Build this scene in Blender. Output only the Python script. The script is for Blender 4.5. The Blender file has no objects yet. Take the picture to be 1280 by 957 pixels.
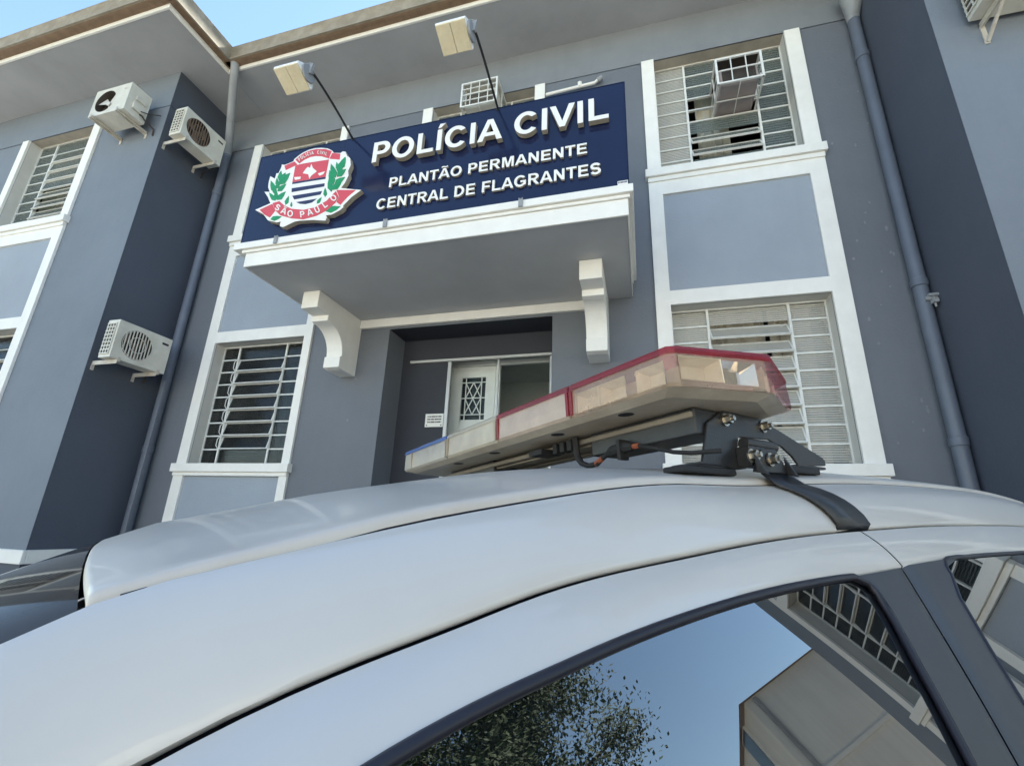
import bpy, bmesh, math, random
import numpy as np
from mathutils import Matrix, Vector, Euler
random.seed(7)
S = bpy.context.scene
col = S.collection
R = math.radians

# ---------------------------------------------------------------- camera
CAM = Vector((0, -5, 1.4))
cr = Vector((0.96384697, 0.26396838, 0.0363277))
cu = Vector((0.0447567, -0.29478507, 0.95451485))
cf = Vector((-0.26267061, 0.91838034, 0.29594205))
cam_data = bpy.data.cameras.new('camera')
cam = bpy.data.objects.new('camera', cam_data)
col.objects.link(cam)
cam.matrix_world = Matrix(((cr.x, cu.x, -cf.x, CAM.x), (cr.y, cu.y, -cf.y, CAM.y), (cr.z, cu.z, -cf.z, CAM.z), (0, 0, 0, 1)))
cam_data.sensor_width = 36
cam_data.lens = 581.2328 / 1280 * 36
cam_data.clip_start = 0.02
cam_data.clip_end = 2000
S.camera = cam

# ---------------------------------------------------------------- light
SUN_EL, SUN_ROT = 52, 16
w = bpy.data.worlds.new('World'); S.world = w; w.use_nodes = True
nt = w.node_tree
bg = nt.nodes['Background']
sky = nt.nodes.new('ShaderNodeTexSky'); sky.sky_type = 'NISHITA'; sky.sun_disc = False
sky.sun_elevation = R(SUN_EL); sky.sun_rotation = R(SUN_ROT)
sky.air_density = 1.0; sky.dust_density = 0.1; sky.ozone_density = 1.0
nt.links.new(sky.outputs[0], bg.inputs[0]); bg.inputs[1].default_value = 0.10
sl = bpy.data.lights.new('sun', 'SUN'); so = bpy.data.objects.new('sun', sl); col.objects.link(so)
sl.energy = 5.0; sl.angle = R(0.5); sl.color = (1, 0.94, 0.86)
sd = Vector((math.sin(R(SUN_ROT)) * math.cos(R(SUN_EL)), math.cos(R(SUN_ROT)) * math.cos(R(SUN_EL)), math.sin(R(SUN_EL))))
so.rotation_euler = (-sd).to_track_quat('-Z', 'Y').to_euler()
so.location = (0, 0, 30)
vs = S.view_settings
vs.view_transform = 'Standard'; vs.look = 'None'; vs.gamma = 1; vs.use_curve_mapping = False
vs.exposure = 2.0
vs.use_white_balance = True
vs.white_balance_temperature = 6700
vs.white_balance_tint = 3

# ---------------------------------------------------------------- helpers
def mat(name, rgb, rough=0.6, var=0.0, vscale=3.0, bump=0.0, bscale=60.0, metal=0.0, spec=0.5, coat=0.0, streak=0.0, dirt=None, dscale=2.0, damt=0.5, specks=0.0):
    m = bpy.data.materials.new(name); m.use_nodes = True
    t = m.node_tree; b = t.nodes['Principled BSDF']
    b.inputs['Base Color'].default_value = (*rgb, 1); b.inputs['Roughness'].default_value = rough
    b.inputs['Metallic'].default_value = metal; b.inputs['Specular IOR Level'].default_value = spec
    if coat:
        b.inputs['Coat Weight'].default_value = coat; b.inputs['Coat Roughness'].default_value = 0.05
    tc = t.nodes.new('ShaderNodeTexCoord')
    cur = None
    def noise(scale, det=5, vec=None, rough_=0.6):
        n = t.nodes.new('ShaderNodeTexNoise'); n.inputs['Scale'].default_value = scale
        n.inputs['Detail'].default_value = det; n.inputs['Roughness'].default_value = rough_
        t.links.new(vec or tc.outputs['Object'], n.inputs['Vector']); return n
    def mixc(fac, a, bcol, fscale):
        x = t.nodes.new('ShaderNodeMix'); x.data_type = 'RGBA'
        mp = t.nodes.new('ShaderNodeMapRange'); mp.inputs[1].default_value = 0.3; mp.inputs[2].default_value = 0.75
        mp.inputs[3].default_value = 0; mp.inputs[4].default_value = fscale
        t.links.new(fac, mp.inputs[0]); t.links.new(mp.outputs[0], x.inputs[0])
        if hasattr(a, 'links'): t.links.new(a, x.inputs[6])
        else: x.inputs[6].default_value = (*a, 1)
        x.inputs[7].default_value = (*bcol, 1)
        return x.outputs[2]
    if var:
        n = noise(vscale); cur = mixc(n.outputs[0], tuple(c * (1 + var * .5) for c in rgb), tuple(c * (1 - var) for c in rgb), 1)
    if streak:
        mp = t.nodes.new('ShaderNodeMapping'); mp.inputs['Scale'].default_value = (9, 9, 0.35)
        t.links.new(tc.outputs['Object'], mp.inputs[0]); n = noise(1.0, 6, mp.outputs[0])
        cur = mixc(n.outputs[0], cur or rgb, tuple(c * .62 for c in rgb), streak)
    if dirt:
        n = noise(dscale, 8, None, 0.7); cur = mixc(n.outputs[0], cur or rgb, dirt, damt)
    if specks:
        n = noise(150, 1); mp = t.nodes.new('ShaderNodeMapRange'); mp.inputs[1].default_value = .70; mp.inputs[2].default_value = .75; mp.inputs[4].default_value = specks
        x = t.nodes.new('ShaderNodeMix'); x.data_type = 'RGBA'; t.links.new(n.outputs[0], mp.inputs[0]); t.links.new(mp.outputs[0], x.inputs[0]); t.links.new(cur, x.inputs[6]); x.inputs[7].default_value = (.16, .14, .11, 1); cur = x.outputs[2]
        n2 = noise(6, 6); mr = t.nodes.new('ShaderNodeMapRange'); mr.inputs[3].default_value = rough - .12; mr.inputs[4].default_value = rough + .14; t.links.new(n2.outputs[0], mr.inputs[0]); t.links.new(mr.outputs[0], b.inputs['Roughness'])
    if cur: t.links.new(cur, b.inputs['Base Color'])
    if bump:
        n = noise(bscale, 4); bp = t.nodes.new('ShaderNodeBump'); bp.inputs['Strength'].default_value = bump; bp.inputs['Distance'].default_value = 0.01
        t.links.new(n.outputs[0], bp.inputs['Height']); t.links.new(bp.outputs[0], b.inputs['Normal'])
    return m

def lens_mat(name, tint, alpha, rough=0.3, base=None, dirt=(0.42, 0.36, 0.28)):
    m = mat(name, base or tint, rough, var=.15, vscale=14, dirt=dirt, dscale=7, damt=.6)
    t = m.node_tree; b = t.nodes['Principled BSDF']; o = t.nodes['Material Output']
    tr = t.nodes.new('ShaderNodeBsdfTransparent'); tr.inputs[0].default_value = (*tint, 1)
    mx = t.nodes.new('ShaderNodeMixShader'); mx.inputs[0].default_value = alpha
    t.links.new(tr.outputs[0], mx.inputs[1]); t.links.new(b.outputs[0], mx.inputs[2]); t.links.new(mx.outputs[0], o.inputs[0])
    return m

M = {}
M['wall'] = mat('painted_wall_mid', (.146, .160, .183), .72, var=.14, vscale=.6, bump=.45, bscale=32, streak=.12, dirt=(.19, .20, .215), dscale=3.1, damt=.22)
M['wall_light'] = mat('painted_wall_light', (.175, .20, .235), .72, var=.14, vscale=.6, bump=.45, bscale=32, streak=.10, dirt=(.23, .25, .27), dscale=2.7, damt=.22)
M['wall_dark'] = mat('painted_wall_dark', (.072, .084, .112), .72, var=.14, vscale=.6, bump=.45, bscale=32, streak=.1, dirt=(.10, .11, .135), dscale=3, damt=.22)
M['wall_top'] = mat('painted_wall_top', (.20, .215, .235), .75, var=.14, vscale=.8, bump=.25, bscale=70, streak=.15, dirt=(.30, .31, .32), dscale=3, damt=.2)
M['panel'] = mat('painted_panel', (.31, .345, .39), .7, var=.1, vscale=.8, bump=.35, bscale=32, streak=.06)
M['trim'] = mat('white_trim', (.86, .84, .785), .6, var=.05, vscale=4, bump=.12, bscale=60, streak=.10, dirt=(.60, .56, .48), dscale=5, damt=.22)
M['reveal'] = mat('reveal_paint', (.62, .60, .55), .7, var=.1, vscale=4, bump=.15, streak=.15)
M['lintel'] = mat('lintel_soffit', (.42, .38, .32), .8, var=.2, vscale=5, bump=.2)
M['entrance'] = mat('entrance_shade_tone', (.030, .033, .043), .7, var=.1, bump=.2)  # shade of the deep vestibule put into the colour
M['soffit'] = mat('soffit_paint', (.37, .38, .395), .8, var=.18, vscale=.9, bump=.1, bscale=40)
M['canopy'] = mat('canopy_paint', (.50, .505, .51), .8, var=.15, vscale=.9, bump=.1, bscale=40)
M['gutter'] = mat('gutter_stained_shaded', (.34, .30, .23), .7, var=.35, vscale=7, bump=.2, dirt=(.20, .15, .09), dscale=5, damt=.8)  # stains, with the browns deepened to stand in for shade on the side run
M['gutter_brown'] = mat('gutter_brown', (.20, .13, .08), .75, var=.3, vscale=9, bump=.2)
M['tile'] = mat('roof_tile', (.26, .19, .16), .85, var=.3, vscale=4, bump=.4, bscale=20)
M['steel'] = mat('window_steel', (.72, .72, .68), .5, var=.15, vscale=12, bump=.05)
M['dark_room'] = mat('room_dark', (.05, .05, .045), .9)
M['room'] = mat('room_wall', (.14, .145, .13), .9, var=.1)
M['alu'] = mat('door_aluminium', (.50, .50, .48), .4, var=.1, metal=.3)
M['hall'] = mat('hall_paint', (.72, .74, .70), .85, var=.08)
M['curtain'] = mat('curtain_cloth', (.52, .47, .39), .9, var=.2, vscale=6, bump=.3, bscale=30)
M['blind'] = mat('inner_blind', (.70, .66, .56), .8, var=.1)
M['sign'] = mat('sign_navy', (.010, .016, .052), .12, var=.15, vscale=1.3, spec=.5, streak=.2)
M['letter'] = mat('letter_white', (.84, .82, .77), .45, var=.04, vscale=8)
M['letter_side'] = mat('letter_return_beige', (.50, .44, .34), .6, var=.2, vscale=9, dirt=(.22, .18, .12), dscale=14, damt=.5)
M['red'] = mat('emblem_red', (.62, .075, .095), .45, var=.08)
M['green'] = mat('emblem_green', (.015, .27, .10), .45, var=.2, vscale=20)
M['navy'] = mat('emblem_navy', (.02, .025, .08), .4)
M['ac'] = mat('ac_casing', (.70, .68, .60), .45, var=.08, vscale=5, dirt=(.38, .34, .26), dscale=4, damt=.45, bump=.05)
M['ac_dark'] = mat('ac_dark', (.05, .04, .032), .7, var=.2)
M['ac_brown'] = mat('ac_grille_brown', (.20, .14, .10), .6, var=.25, vscale=15)
M['bracket'] = mat('ac_bracket', (.60, .57, .50), .5, var=.2, vscale=9, dirt=(.3, .2, .12), dscale=9, damt=.4)
M['pipe'] = mat('downpipe_paint', (.135, .155, .195), .45, var=.18, vscale=3, bump=.12, bscale=40, streak=.4)
M['pipe_grey'] = mat('downpipe_bare', (.30, .31, .32), .6, var=.2, vscale=5)
M['white_metal'] = mat('white_metal', (.84, .84, .83), .4, var=.08, vscale=7)
M['lamp_glass'] = mat('lamp_diffuser', (.80, .72, .52), .25, var=.12, vscale=6, dirt=(.45, .33, .16), dscale=7, damt=.5)
M['black'] = mat('black_coated_steel', (.014, .015, .018), .38, var=.3, vscale=20, bump=.08, bscale=200, spec=.5, dirt=(.05, .045, .04), dscale=30, damt=.4)
M['rubber'] = mat('black_rubber', (.012, .012, .013), .7)
M['seal'] = mat('window_seal', (.012, .011, .018), .45)
M['zinc'] = mat('zinc_bolt', (.62, .60, .54), .3, metal=1, var=.3, vscale=60, dirt=(.22, .15, .08), dscale=60, damt=.6)
M['orange'] = mat('orange_sleeve', (.26, .07, .03), .6)
M['car'] = mat('white_car_paint', (.585, .557, .515), .34, var=.04, vscale=3, coat=.5, dirt=(.49, .46, .41), dscale=2.2, damt=.45)
M['car_roof'] = mat('white_roof_paint_dusty', (.585, .553, .505), .40, var=.06, vscale=3, coat=.28, dirt=(.43, .36, .28), dscale=1.7, damt=.7)
M['pillar'] = mat('black_pillar_film', (.030, .032, .038), .42, var=.1, vscale=20)
M['tyre'] = mat('tyre_rubber', (.02, .02, .02), .8)
M['rim'] = mat('wheel_rim', (.45, .45, .46), .35, metal=.8)
M['dark_plastic'] = mat('dark_plastic', (.03, .03, .03), .6)
M['asphalt'] = mat('worn_paving', (.27, .255, .23), .9, var=.3, vscale=1.5, bump=.5, bscale=120)
M['concrete'] = mat('pavement_concrete', (.30, .29, .27), .9, var=.25, vscale=1.2, bump=.4, bscale=60)
M['cream'] = mat('house_cream', (.82, .80, .74), .8, var=.1, vscale=.8, streak=.3)
M['leaf'] = mat('leaf', (.035, .062, .018), .8, var=.5, vscale=1.2)
M['bark'] = mat('bark', (.10, .075, .05), .9, var=.4, vscale=4, bump=.6, bscale=20)
M['paper'] = mat('notice_white', (.75, .74, .68), .5)
M['lens_clear'] = lens_mat('lens_clear_yellowed', (.96, .92, .82), .65, .28, (.68, .60, .47))
M['lens_red'] = lens_mat('lens_red_tinted', (.96, .86, .78), .36, .2, (.70, .58, .46))
M['lens_blue'] = lens_mat('lens_blue_tinted', (.92, .92, .9), .65, .28, (.62, .57, .47))
M['lens_end'] = lens_mat('lens_end_purple', (.82, .62, .66), .25, .2, (.32, .22, .25))
M['cap_red'] = lens_mat('cap_red', (.9, .25, .28), .6, .25, (.30, .02, .035), (.2, .05, .05))
M['cap_blue'] = lens_mat('cap_blue', (.3, .4, .9), .7, .25, (.045, .13, .42), (.12, .15, .25))
M['cap_clear'] = lens_mat('cap_clear', (.95, .9, .8), .6, .3, (.50, .46, .39))
M['bar_base'] = mat('bar_base_tray', (.40, .33, .24), .4, var=.25, vscale=8, dirt=(.22, .15, .09), dscale=7, damt=.8)
M['tray'] = mat('bar_tray_cloudy', (.58, .51, .40), .4, var=.2, vscale=7, dirt=(.30, .22, .14), dscale=8, damt=.75)
M['rail'] = mat('bar_rail', (.22, .19, .15), .5, var=.3, vscale=9)
M['reflector'] = mat('lamp_reflector', (.80, .74, .58), .3, var=.1, vscale=20, dirt=(.5, .42, .28), dscale=25, damt=.6)
M['reflector_chrome'] = mat('lamp_reflector_chrome', (.85, .84, .80), .08, metal=1)

def glass_mat(name, base, ior, rough=0.0, alpha=None, tint=(1, 1, 1), wave=0.0, wscale=1.0, swing=.18):
    m = bpy.data.materials.new(name); m.use_nodes = True; t = m.node_tree; b = t.nodes['Principled BSDF']
    b.inputs['Base Color'].default_value = (*base, 1); b.inputs['Roughness'].default_value = rough; b.inputs['IOR'].default_value = ior
    if wave:
        tc = t.nodes.new('ShaderNodeTexCoord'); wv = t.nodes.new('ShaderNodeTexWave'); wv.bands_direction = 'Z'; wv.inputs['Scale'].default_value = wscale
        wv.inputs['Distortion'].default_value = .4; wv.inputs['Detail'].default_value = 1
        t.links.new(tc.outputs['Object'], wv.inputs[0])
        bp = t.nodes.new('ShaderNodeBump'); bp.inputs['Strength'].default_value = wave; bp.inputs['Distance'].default_value = .006
        t.links.new(wv.outputs['Fac'], bp.inputs['Height']); t.links.new(bp.outputs[0], b.inputs['Normal'])
    if alpha is not None:
        o = t.nodes['Material Output']; tr = t.nodes.new('ShaderNodeBsdfTransparent'); tr.inputs[0].default_value = (*tint, 1)
        mx = t.nodes.new('ShaderNodeMixShader'); mx.inputs[0].default_value = alpha
        if wave:
            mr = t.nodes.new('ShaderNodeMapRange'); mr.inputs[3].default_value = max(alpha - swing, 0); mr.inputs[4].default_value = min(alpha + swing, 1)
            t.links.new(wv.outputs['Fac'], mr.inputs[0]); t.links.new(mr.outputs[0], mx.inputs[0])
        t.links.new(tr.outputs[0], mx.inputs[1]); t.links.new(b.outputs[0], mx.inputs[2]); t.links.new(mx.outputs[0], o.inputs[0])
    return m
M['car_glass'] = glass_mat('tinted_car_glass', (.004, .005, .006), 2.6)
M['windshield'] = glass_mat('windshield_glass', (.045, .037, .031), 1.14, .04)
M['pane_dark'] = glass_mat('pane_dark_glass', (.035, .036, .034), 1.5, .08, .55, (.8, .82, .8), .08, 12)
M['pane_reed'] = glass_mat('pane_reeded_glass', (.64, .63, .58), 1.5, .28, .42, (.95, .94, .9), .5, 13)
M['pane_mid'] = glass_mat('pane_green_glass', (.16, .18, .17), 1.5, .12, .6, (.8, .85, .8), .3, 9)
M['door_glass'] = glass_mat('door_clear_glass', (.02, .025, .022), 1.5, 0, .035, (.97, .98, .965))

class MB:
    def __init__(s): s.v = []; s.f = []; s.mi = []
    def add(s, vs_, fs, mi=0):
        o = len(s.v); s.v += [tuple(map(float, v)) for v in vs_]; s.f += [tuple(i + o for i in f) for f in fs]; s.mi += [mi] * len(fs); return s
    def box(s, x0, x1, y0, y1, z0, z1, mi=0, mtx=None):
        v = [(x, y, z) for z in (z0, z1) for y in (y0, y1) for x in (x0, x1)]
        if mtx: v = [tuple(mtx @ Vector(p)) for p in v]
        return s.add(v, [(0, 2, 3, 1), (4, 5, 7, 6), (0, 1, 5, 4), (2, 6, 7, 3), (0, 4, 6, 2), (1, 3, 7, 5)], mi)
    def quad(s, a, b, c, d, mi=0): return s.add([a, b, c, d], [(0, 1, 2, 3)], mi)
    def prism(s, pts, axis, a0, a1, mi=0, side_mi=None):
        # pts in the two other axes (x,z for 'y'; y,z for 'x'; x,y for 'z')
        def mk(p, a): return {'x': (a, p[0], p[1]), 'y': (p[0], a, p[1]), 'z': (p[0], p[1], a)}[axis]
        n = len(pts)
        v = [mk(p, a0) for p in pts] + [mk(p, a1) for p in pts]
        s.add(v, [tuple(range(n)), tuple(range(2 * n - 1, n - 1, -1))], mi)
        s.add(v, [(i, (i + 1) % n, n + (i + 1) % n, n + i) for i in range(n)], mi if side_mi is None else side_mi)
        return s
    def tube(s, pts, r, n=8, mi=0, cap=True):
        pts = [Vector(p) for p in pts]; rs = r if isinstance(r, (list, tuple)) else [r] * len(pts)
        rings = []; up = Vector((0.13, 0.31, 0.94))
        for i, p in enumerate(pts):
            a = pts[max(i - 1, 0)]; b = pts[min(i + 1, len(pts) - 1)]; d = (b - a).normalized()
            x = d.cross(up)
            if x.length < 1e-3: x = d.cross(Vector((1, 0, 0)))
            x.normalize(); y = d.cross(x).normalized(); up = -x.cross(d) if False else up
            rings.append([p + (x * math.cos(2 * math.pi * k / n) + y * math.sin(2 * math.pi * k / n)) * rs[i] for k in range(n)])
        v = [q for r_ in rings for q in r_]; f = []
        for i in range(len(pts) - 1):
            for k in range(n): f.append((i * n + k, i * n + (k + 1) % n, (i + 1) * n + (k + 1) % n, (i + 1) * n + k))
        if cap: f += [tuple(range(n - 1, -1, -1)), tuple(range((len(pts) - 1) * n, len(pts) * n))]
        return s.add(v, f, mi)
    def bar(s, a, b, wx, wz, mi=0):
        a, b = Vector(a), Vector(b); d = (b - a).normalized(); x = d.cross(Vector((0, 0, 1)))
        if x.length < 1e-3: x = Vector((1, 0, 0))
        x.normalize(); z = x.cross(d).normalized()
        v = [p + x * sx * wx / 2 + z * sz * wz / 2 for p in (a, b) for sz in (-1, 1) for sx in (-1, 1)]
        return s.add(v, [(0, 2, 3, 1), (4, 5, 7, 6), (0, 1, 5, 4), (2, 6, 7, 3), (0, 4, 6, 2), (1, 3, 7, 5)], mi)
    def grid(s, P, mi=0, flip=False):
        n, m = len(P), len(P[0]); v = [q for row in P for q in row]; f = []
        for i in range(n - 1):
            for j in range(m - 1):
                q = (i * m + j, i * m + j + 1, (i + 1) * m + j + 1, (i + 1) * m + j); f.append(q[::-1] if flip else q)
        return s.add(v, f, mi)
    def mesh(s, name, mats, smooth=None):
        me = bpy.data.meshes.new(name); me.from_pydata(s.v, [], s.f)
        for m in (mats if isinstance(mats, (list, tuple)) else [mats]): me.materials.append(m)
        me.polygons.foreach_set('material_index', s.mi)
        bm = bmesh.new(); bm.from_mesh(me); bmesh.ops.remove_doubles(bm, verts=bm.verts, dist=1e-5)
        bmesh.ops.recalc_face_normals(bm, faces=bm.faces) if smooth != 'open' else None
        bm.to_mesh(me); bm.free()
        if smooth:
            me.polygons.foreach_set('use_smooth', [True] * len(me.polygons))
            if smooth != 'open': me.set_sharp_from_angle(angle=R(35))
            else: me.set_sharp_from_angle(angle=R(50))
        return me
    def build(s, name, mats, parent=None, smooth=None, bevel=0):
        o = bpy.data.objects.new(name, s.mesh(name, mats, smooth)); col.objects.link(o)
        if parent: o.parent = parent
        if bevel:
            b = o.modifiers.new('bevel', 'BEVEL'); b.width = bevel; b.segments = 2; b.limit_method = 'ANGLE'; b.angle_limit = R(40)
        return o

def split(mb, name, mats, parent=None, bevel=0, adj=None):
    """one object per separate shell of the mesh"""
    n = len(mb.v); p = list(range(n))
    def find(i):
        while p[i] != i: p[i] = p[p[i]]; i = p[i]
        return i
    for f in mb.f:
        for i in f[1:]: p[find(i)] = find(f[0])
    groups = {}
    for f, mi in zip(mb.f, mb.mi): groups.setdefault(find(f[0]), []).append((f, mi))
    out = []
    for fs in groups.values():
        q = MB(); ids = sorted({i for f, _ in fs for i in f}); mp = {i: k for k, i in enumerate(ids)}
        q.v = [mb.v[i] for i in ids]; q.f = [tuple(mp[i] for i in f) for f, _ in fs]; q.mi = [mi for _, mi in fs]
        o = q.build(name, mats, parent, bevel=bevel)
        if adj is not None: o.matrix_parent_inverse = adj
        out.append(o)
    return out
def thing(name, label, cat, loc=(0, 0, 0), group=None, kind=None):
    o = bpy.data.objects.new(name, None); o.empty_display_size = .2; col.objects.link(o); o.location = loc
    return tag(o, label, cat, group, kind)
def tag(o, label=None, cat=None, group=None, kind=None):
    if label: o['label'] = label
    if cat: o['category'] = cat
    if group: o['group'] = group
    if kind: o['kind'] = kind
    return o
def inst(name, me, parent=None, loc=None, rot=None):
    o = bpy.data.objects.new(name, me); col.objects.link(o)
    if parent: o.parent = parent
    if loc: o.location = loc
    if rot: o.rotation_euler = rot
    return o
def spline(pts):
    xs = np.array([p[0] for p in pts], float); ys = np.array([p[1] for p in pts], float); n = len(xs); h = np.diff(xs)
    A = np.zeros((n, n)); b = np.zeros(n); A[0, 0] = A[-1, -1] = 1
    for i in range(1, n - 1):
        A[i, i - 1] = h[i - 1]; A[i, i] = 2 * (h[i - 1] + h[i]); A[i, i + 1] = h[i]; b[i] = 3 * ((ys[i + 1] - ys[i]) / h[i] - (ys[i] - ys[i - 1]) / h[i - 1])
    c = np.linalg.solve(A, b)
    def f(x):
        i = int(min(max(np.searchsorted(xs, x) - 1, 0), n - 2)); d = x - xs[i]; dd = (c[i + 1] - c[i]) / (3 * h[i]); bb = (ys[i + 1] - ys[i]) / h[i] - h[i] * (2 * c[i] + c[i + 1]) / 3
        return float(ys[i] + bb * d + c[i] * d * d + dd * d ** 3)
    return f

# ---------------------------------------------------------------- ground
SL = 0.069
def gz(x): return SL * max(-40, min(40, x)) - 0.01
g = MB()
xs = [-600, -40, -15, 0, 15, 40, 600]
for a, b in zip(xs, xs[1:]): g.quad((a, -600, gz(a)), (b, -600, gz(b)), (b, 600, gz(b)), (a, 600, gz(a)))
st = g.build('street', M['asphalt']); tag(st, kind='structure')
g = MB()
for a, b in ((-30, 0), (0, 30)):
    v = [(a, -1.9, gz(a) - .2), (b, -1.9, gz(b) - .2), (b, 3, gz(b) - .2), (a, 3, gz(a) - .2), (a, -1.9, gz(a) + .13), (b, -1.9, gz(b) + .13), (b, 3, gz(b) + .13), (a, 3, gz(a) + .13)]
    g.add(v, [(0, 1, 5, 4), (4, 5, 6, 7), (0, 4, 7, 3), (1, 2, 6, 5)])
tag(g.build('pavement', M['concrete']), kind='structure')

# ---------------------------------------------------------------- police building
B = thing('police_building', 'two-storey grey-blue police station with white window surrounds and a canopy over the door', 'building', (0, 0, 0))
ZS, ZC = 8.173, 7.478
XL, XR, YW = -6.845, 2.747, -1.02
def wall(name, x0, x1, z0, z1, y, holes, m, depth=.3, mtx=None):
    xs = sorted({x0, x1, *[h[0] for h in holes], *[h[1] for h in holes]}); zs = sorted({z0, z1, *[h[2] for h in holes], *[h[3] for h in holes]})
    b = MB()
    for xa, xb in zip(xs, xs[1:]):
        for za, zb in zip(zs, zs[1:]):
            cx, cz = (xa + xb) / 2, (za + zb) / 2
            if any(h[0] < cx < h[1] and h[2] < cz < h[3] for h in holes): continue
            b.quad((xa, y, za), (xb, y, za), (xb, y, zb), (xa, y, zb)); b.quad((xa, y + depth, zb), (xb, y + depth, zb), (xb, y + depth, za), (xa, y + depth, za))
    for (xa, xb, za, zb) in holes:
        yy = y + depth
        b.quad((xa, y, za), (xa, yy, za), (xa, yy, zb), (xa, y, zb)); b.quad((xb, y, za), (xb, yy, za), (xb, yy, zb), (xb, y, zb))
        b.quad((xa, y, zb), (xb, y, zb), (xb, yy, zb), (xa, yy, zb)); b.quad((xa, y, za), (xb, y, za), (xb, yy, za), (xa, yy, za))
    return b.build(name, m, B, 'open')
LO, UO = (2.077, 3.829), (5.70, ZC)
colL, colM, colR = (-5.995, -4.4385), (-2.842, -1.248), (.3835, 1.955)
holes = [(*colL, *LO), (*colR, *LO), (*colL, *UO), (*colM, *UO), (*colR, *UO), (-3.13, -.958, .9, 3.83)]
wall('front_wall', XL, XR, -1.2, ZC, 0, holes, M['wall'])
wall('front_wall_band', XL, XR, ZC + .008, ZS, -.004, [], M['wall_top'])
wL = (-9.97, -8.41); wRc = (5.22, 6.76); wRb = (3.82, 4.72)
wall('wing_front_wall', -11.5, XL, -1.2, ZC, YW, [(*wL, *LO), (*wL, *UO)], M['wall_light'])
wall('wing_front_wall_band', -11.5, XL, ZC + .008, ZS, YW - .004, [], M['wall_light'])
wall('wing_front_wall', XR, 7.41, -1.2, ZC, YW, [(*wRc, *LO), (*wRc, *UO), (*wRb, *LO), (*wRb, *UO)], M['wall_light'])
wall('wing_front_wall_band', XR, 7.41, ZC + .008, ZS, YW - .004, [], M['wall_light'])
def side(name, x, s, y0=YW, y1=0, m='wall_dark'):
    b = MB(); b.box(min(x, x + s * .25), max(x, x + s * .25), y0 + .004, y1, -1.2, ZC - .002); b.box(min(x - s * .004, x + s * .25), max(x - s * .004, x + s * .25), y0 + .001, y1, ZC + .008, ZS)
    b.build(name, M[m], B)
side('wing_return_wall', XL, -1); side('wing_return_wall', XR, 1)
side('end_wall', 7.41, -1, YW, 9, 'wall_light'); side('end_wall', -11.5, 1, YW, 9, 'wall_light')
b = MB(); b.box(-11.5, 7.41, 8.9, 9.1, -1.2, ZS); b.build('back_wall', M['wall'], B)
b = MB()
b.box(-11.4, 7.3, 2.6, 2.7, -1, ZS - .01); b.box(-11.4, 7.3, .28, 2.6, 4.5, 4.9)
for x in (-6.95, -4.0, -3.4, -.7, .0, 2.9): b.box(x - .05, x + .05, .32, 2.6, 4.92, ZS - .05)
for x in (-6.95, -4.0, .0, 2.9): b.box(x - .05, x + .05, .32, 2.6, -.95, 4.48)
b.build('interior_wall', M['room'], B)
# plinth
b = MB()
b.box(-11.55, XL + .05, YW - .05, YW - .001, .80, .95); b.box(XL + .001, XL + .05, YW, -.001, .80, .95)
b.box(XL + .05, -3.2, -.05, -.001, .80, .95); b.box(-.9, XR - .05, -.05, -.001, .80, .95)
split(b, 'plinth_band', M['trim'], B, bevel=.008)
b = MB(); b.box(-11.52, XL + .02, YW - .02, YW - .001, -1.2, .80); b.box(XL + .001, XL + .02, YW, -.001, -1.2, .80); b.build('plinth', M['wall_dark'], B)

def surround(x0i, x1i, wl, wr, y, zbot=-.6, pan=True):
    x0, x1 = x0i - wl, x1i + wr
    b = MB(); p = .035
    def bx(a, c, z0, z1): b.box(a, c, y - p, y - .001, z0, z1)
    bx(x0, x0i, 5.666, ZC - .001); bx(x1i, x1, 5.666, ZC - .001)
    bx(x0, x1, 5.30, 5.49)
    bx(x0, x0i, 4.0, 5.30); bx(x1i, x1, 4.0, 5.30)
    bx(x0, x1, 3.829, 4.0)
    bx(x0, x0i, 2.07, 3.829); bx(x1i, x1, 2.07, 3.829)
    bx(x0, x0i, zbot, 1.95); bx(x1i, x1, zbot, 1.95)
    b.build('window_surround', M['trim'], B)
    b = MB()
    for z in (5.55, 1.955):
        b.box(x0 - .03, x1 + .03, y - .085, y + .18, z, z + .112)
        b.box(x0 - .005, x1 + .005, y - .055, y - .001, z - (.062 if z > 3 else .05), z - .001)
    split(b, 'sill', M['trim'], B, bevel=.007)
    b = MB(); b.box(x0i, x1i, y - .008, y - .001, 4.0, 5.30); b.build('spandrel_panel', M['panel'], B)
    b = MB(); b.box(x0i, x1i, y - .008, y - .001, zbot, 1.9); b.build('spandrel_panel', M['panel'], B)
surround(*colL, .17, .12, 0); surround(*colR, .158, .17, 0)
surround(*wL, .15, .17, YW); surround(*wRc, .17, .15, YW); surround(*wRb, .16, .16, YW)
b = MB()
for a, c in ((-3.0, -2.842), (-1.248, -1.10)): b.box(a, c, -.035, -.001, 5.6, ZC - .001)
split(b, 'window_surround', M['trim'], B, bevel=.006)

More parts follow.
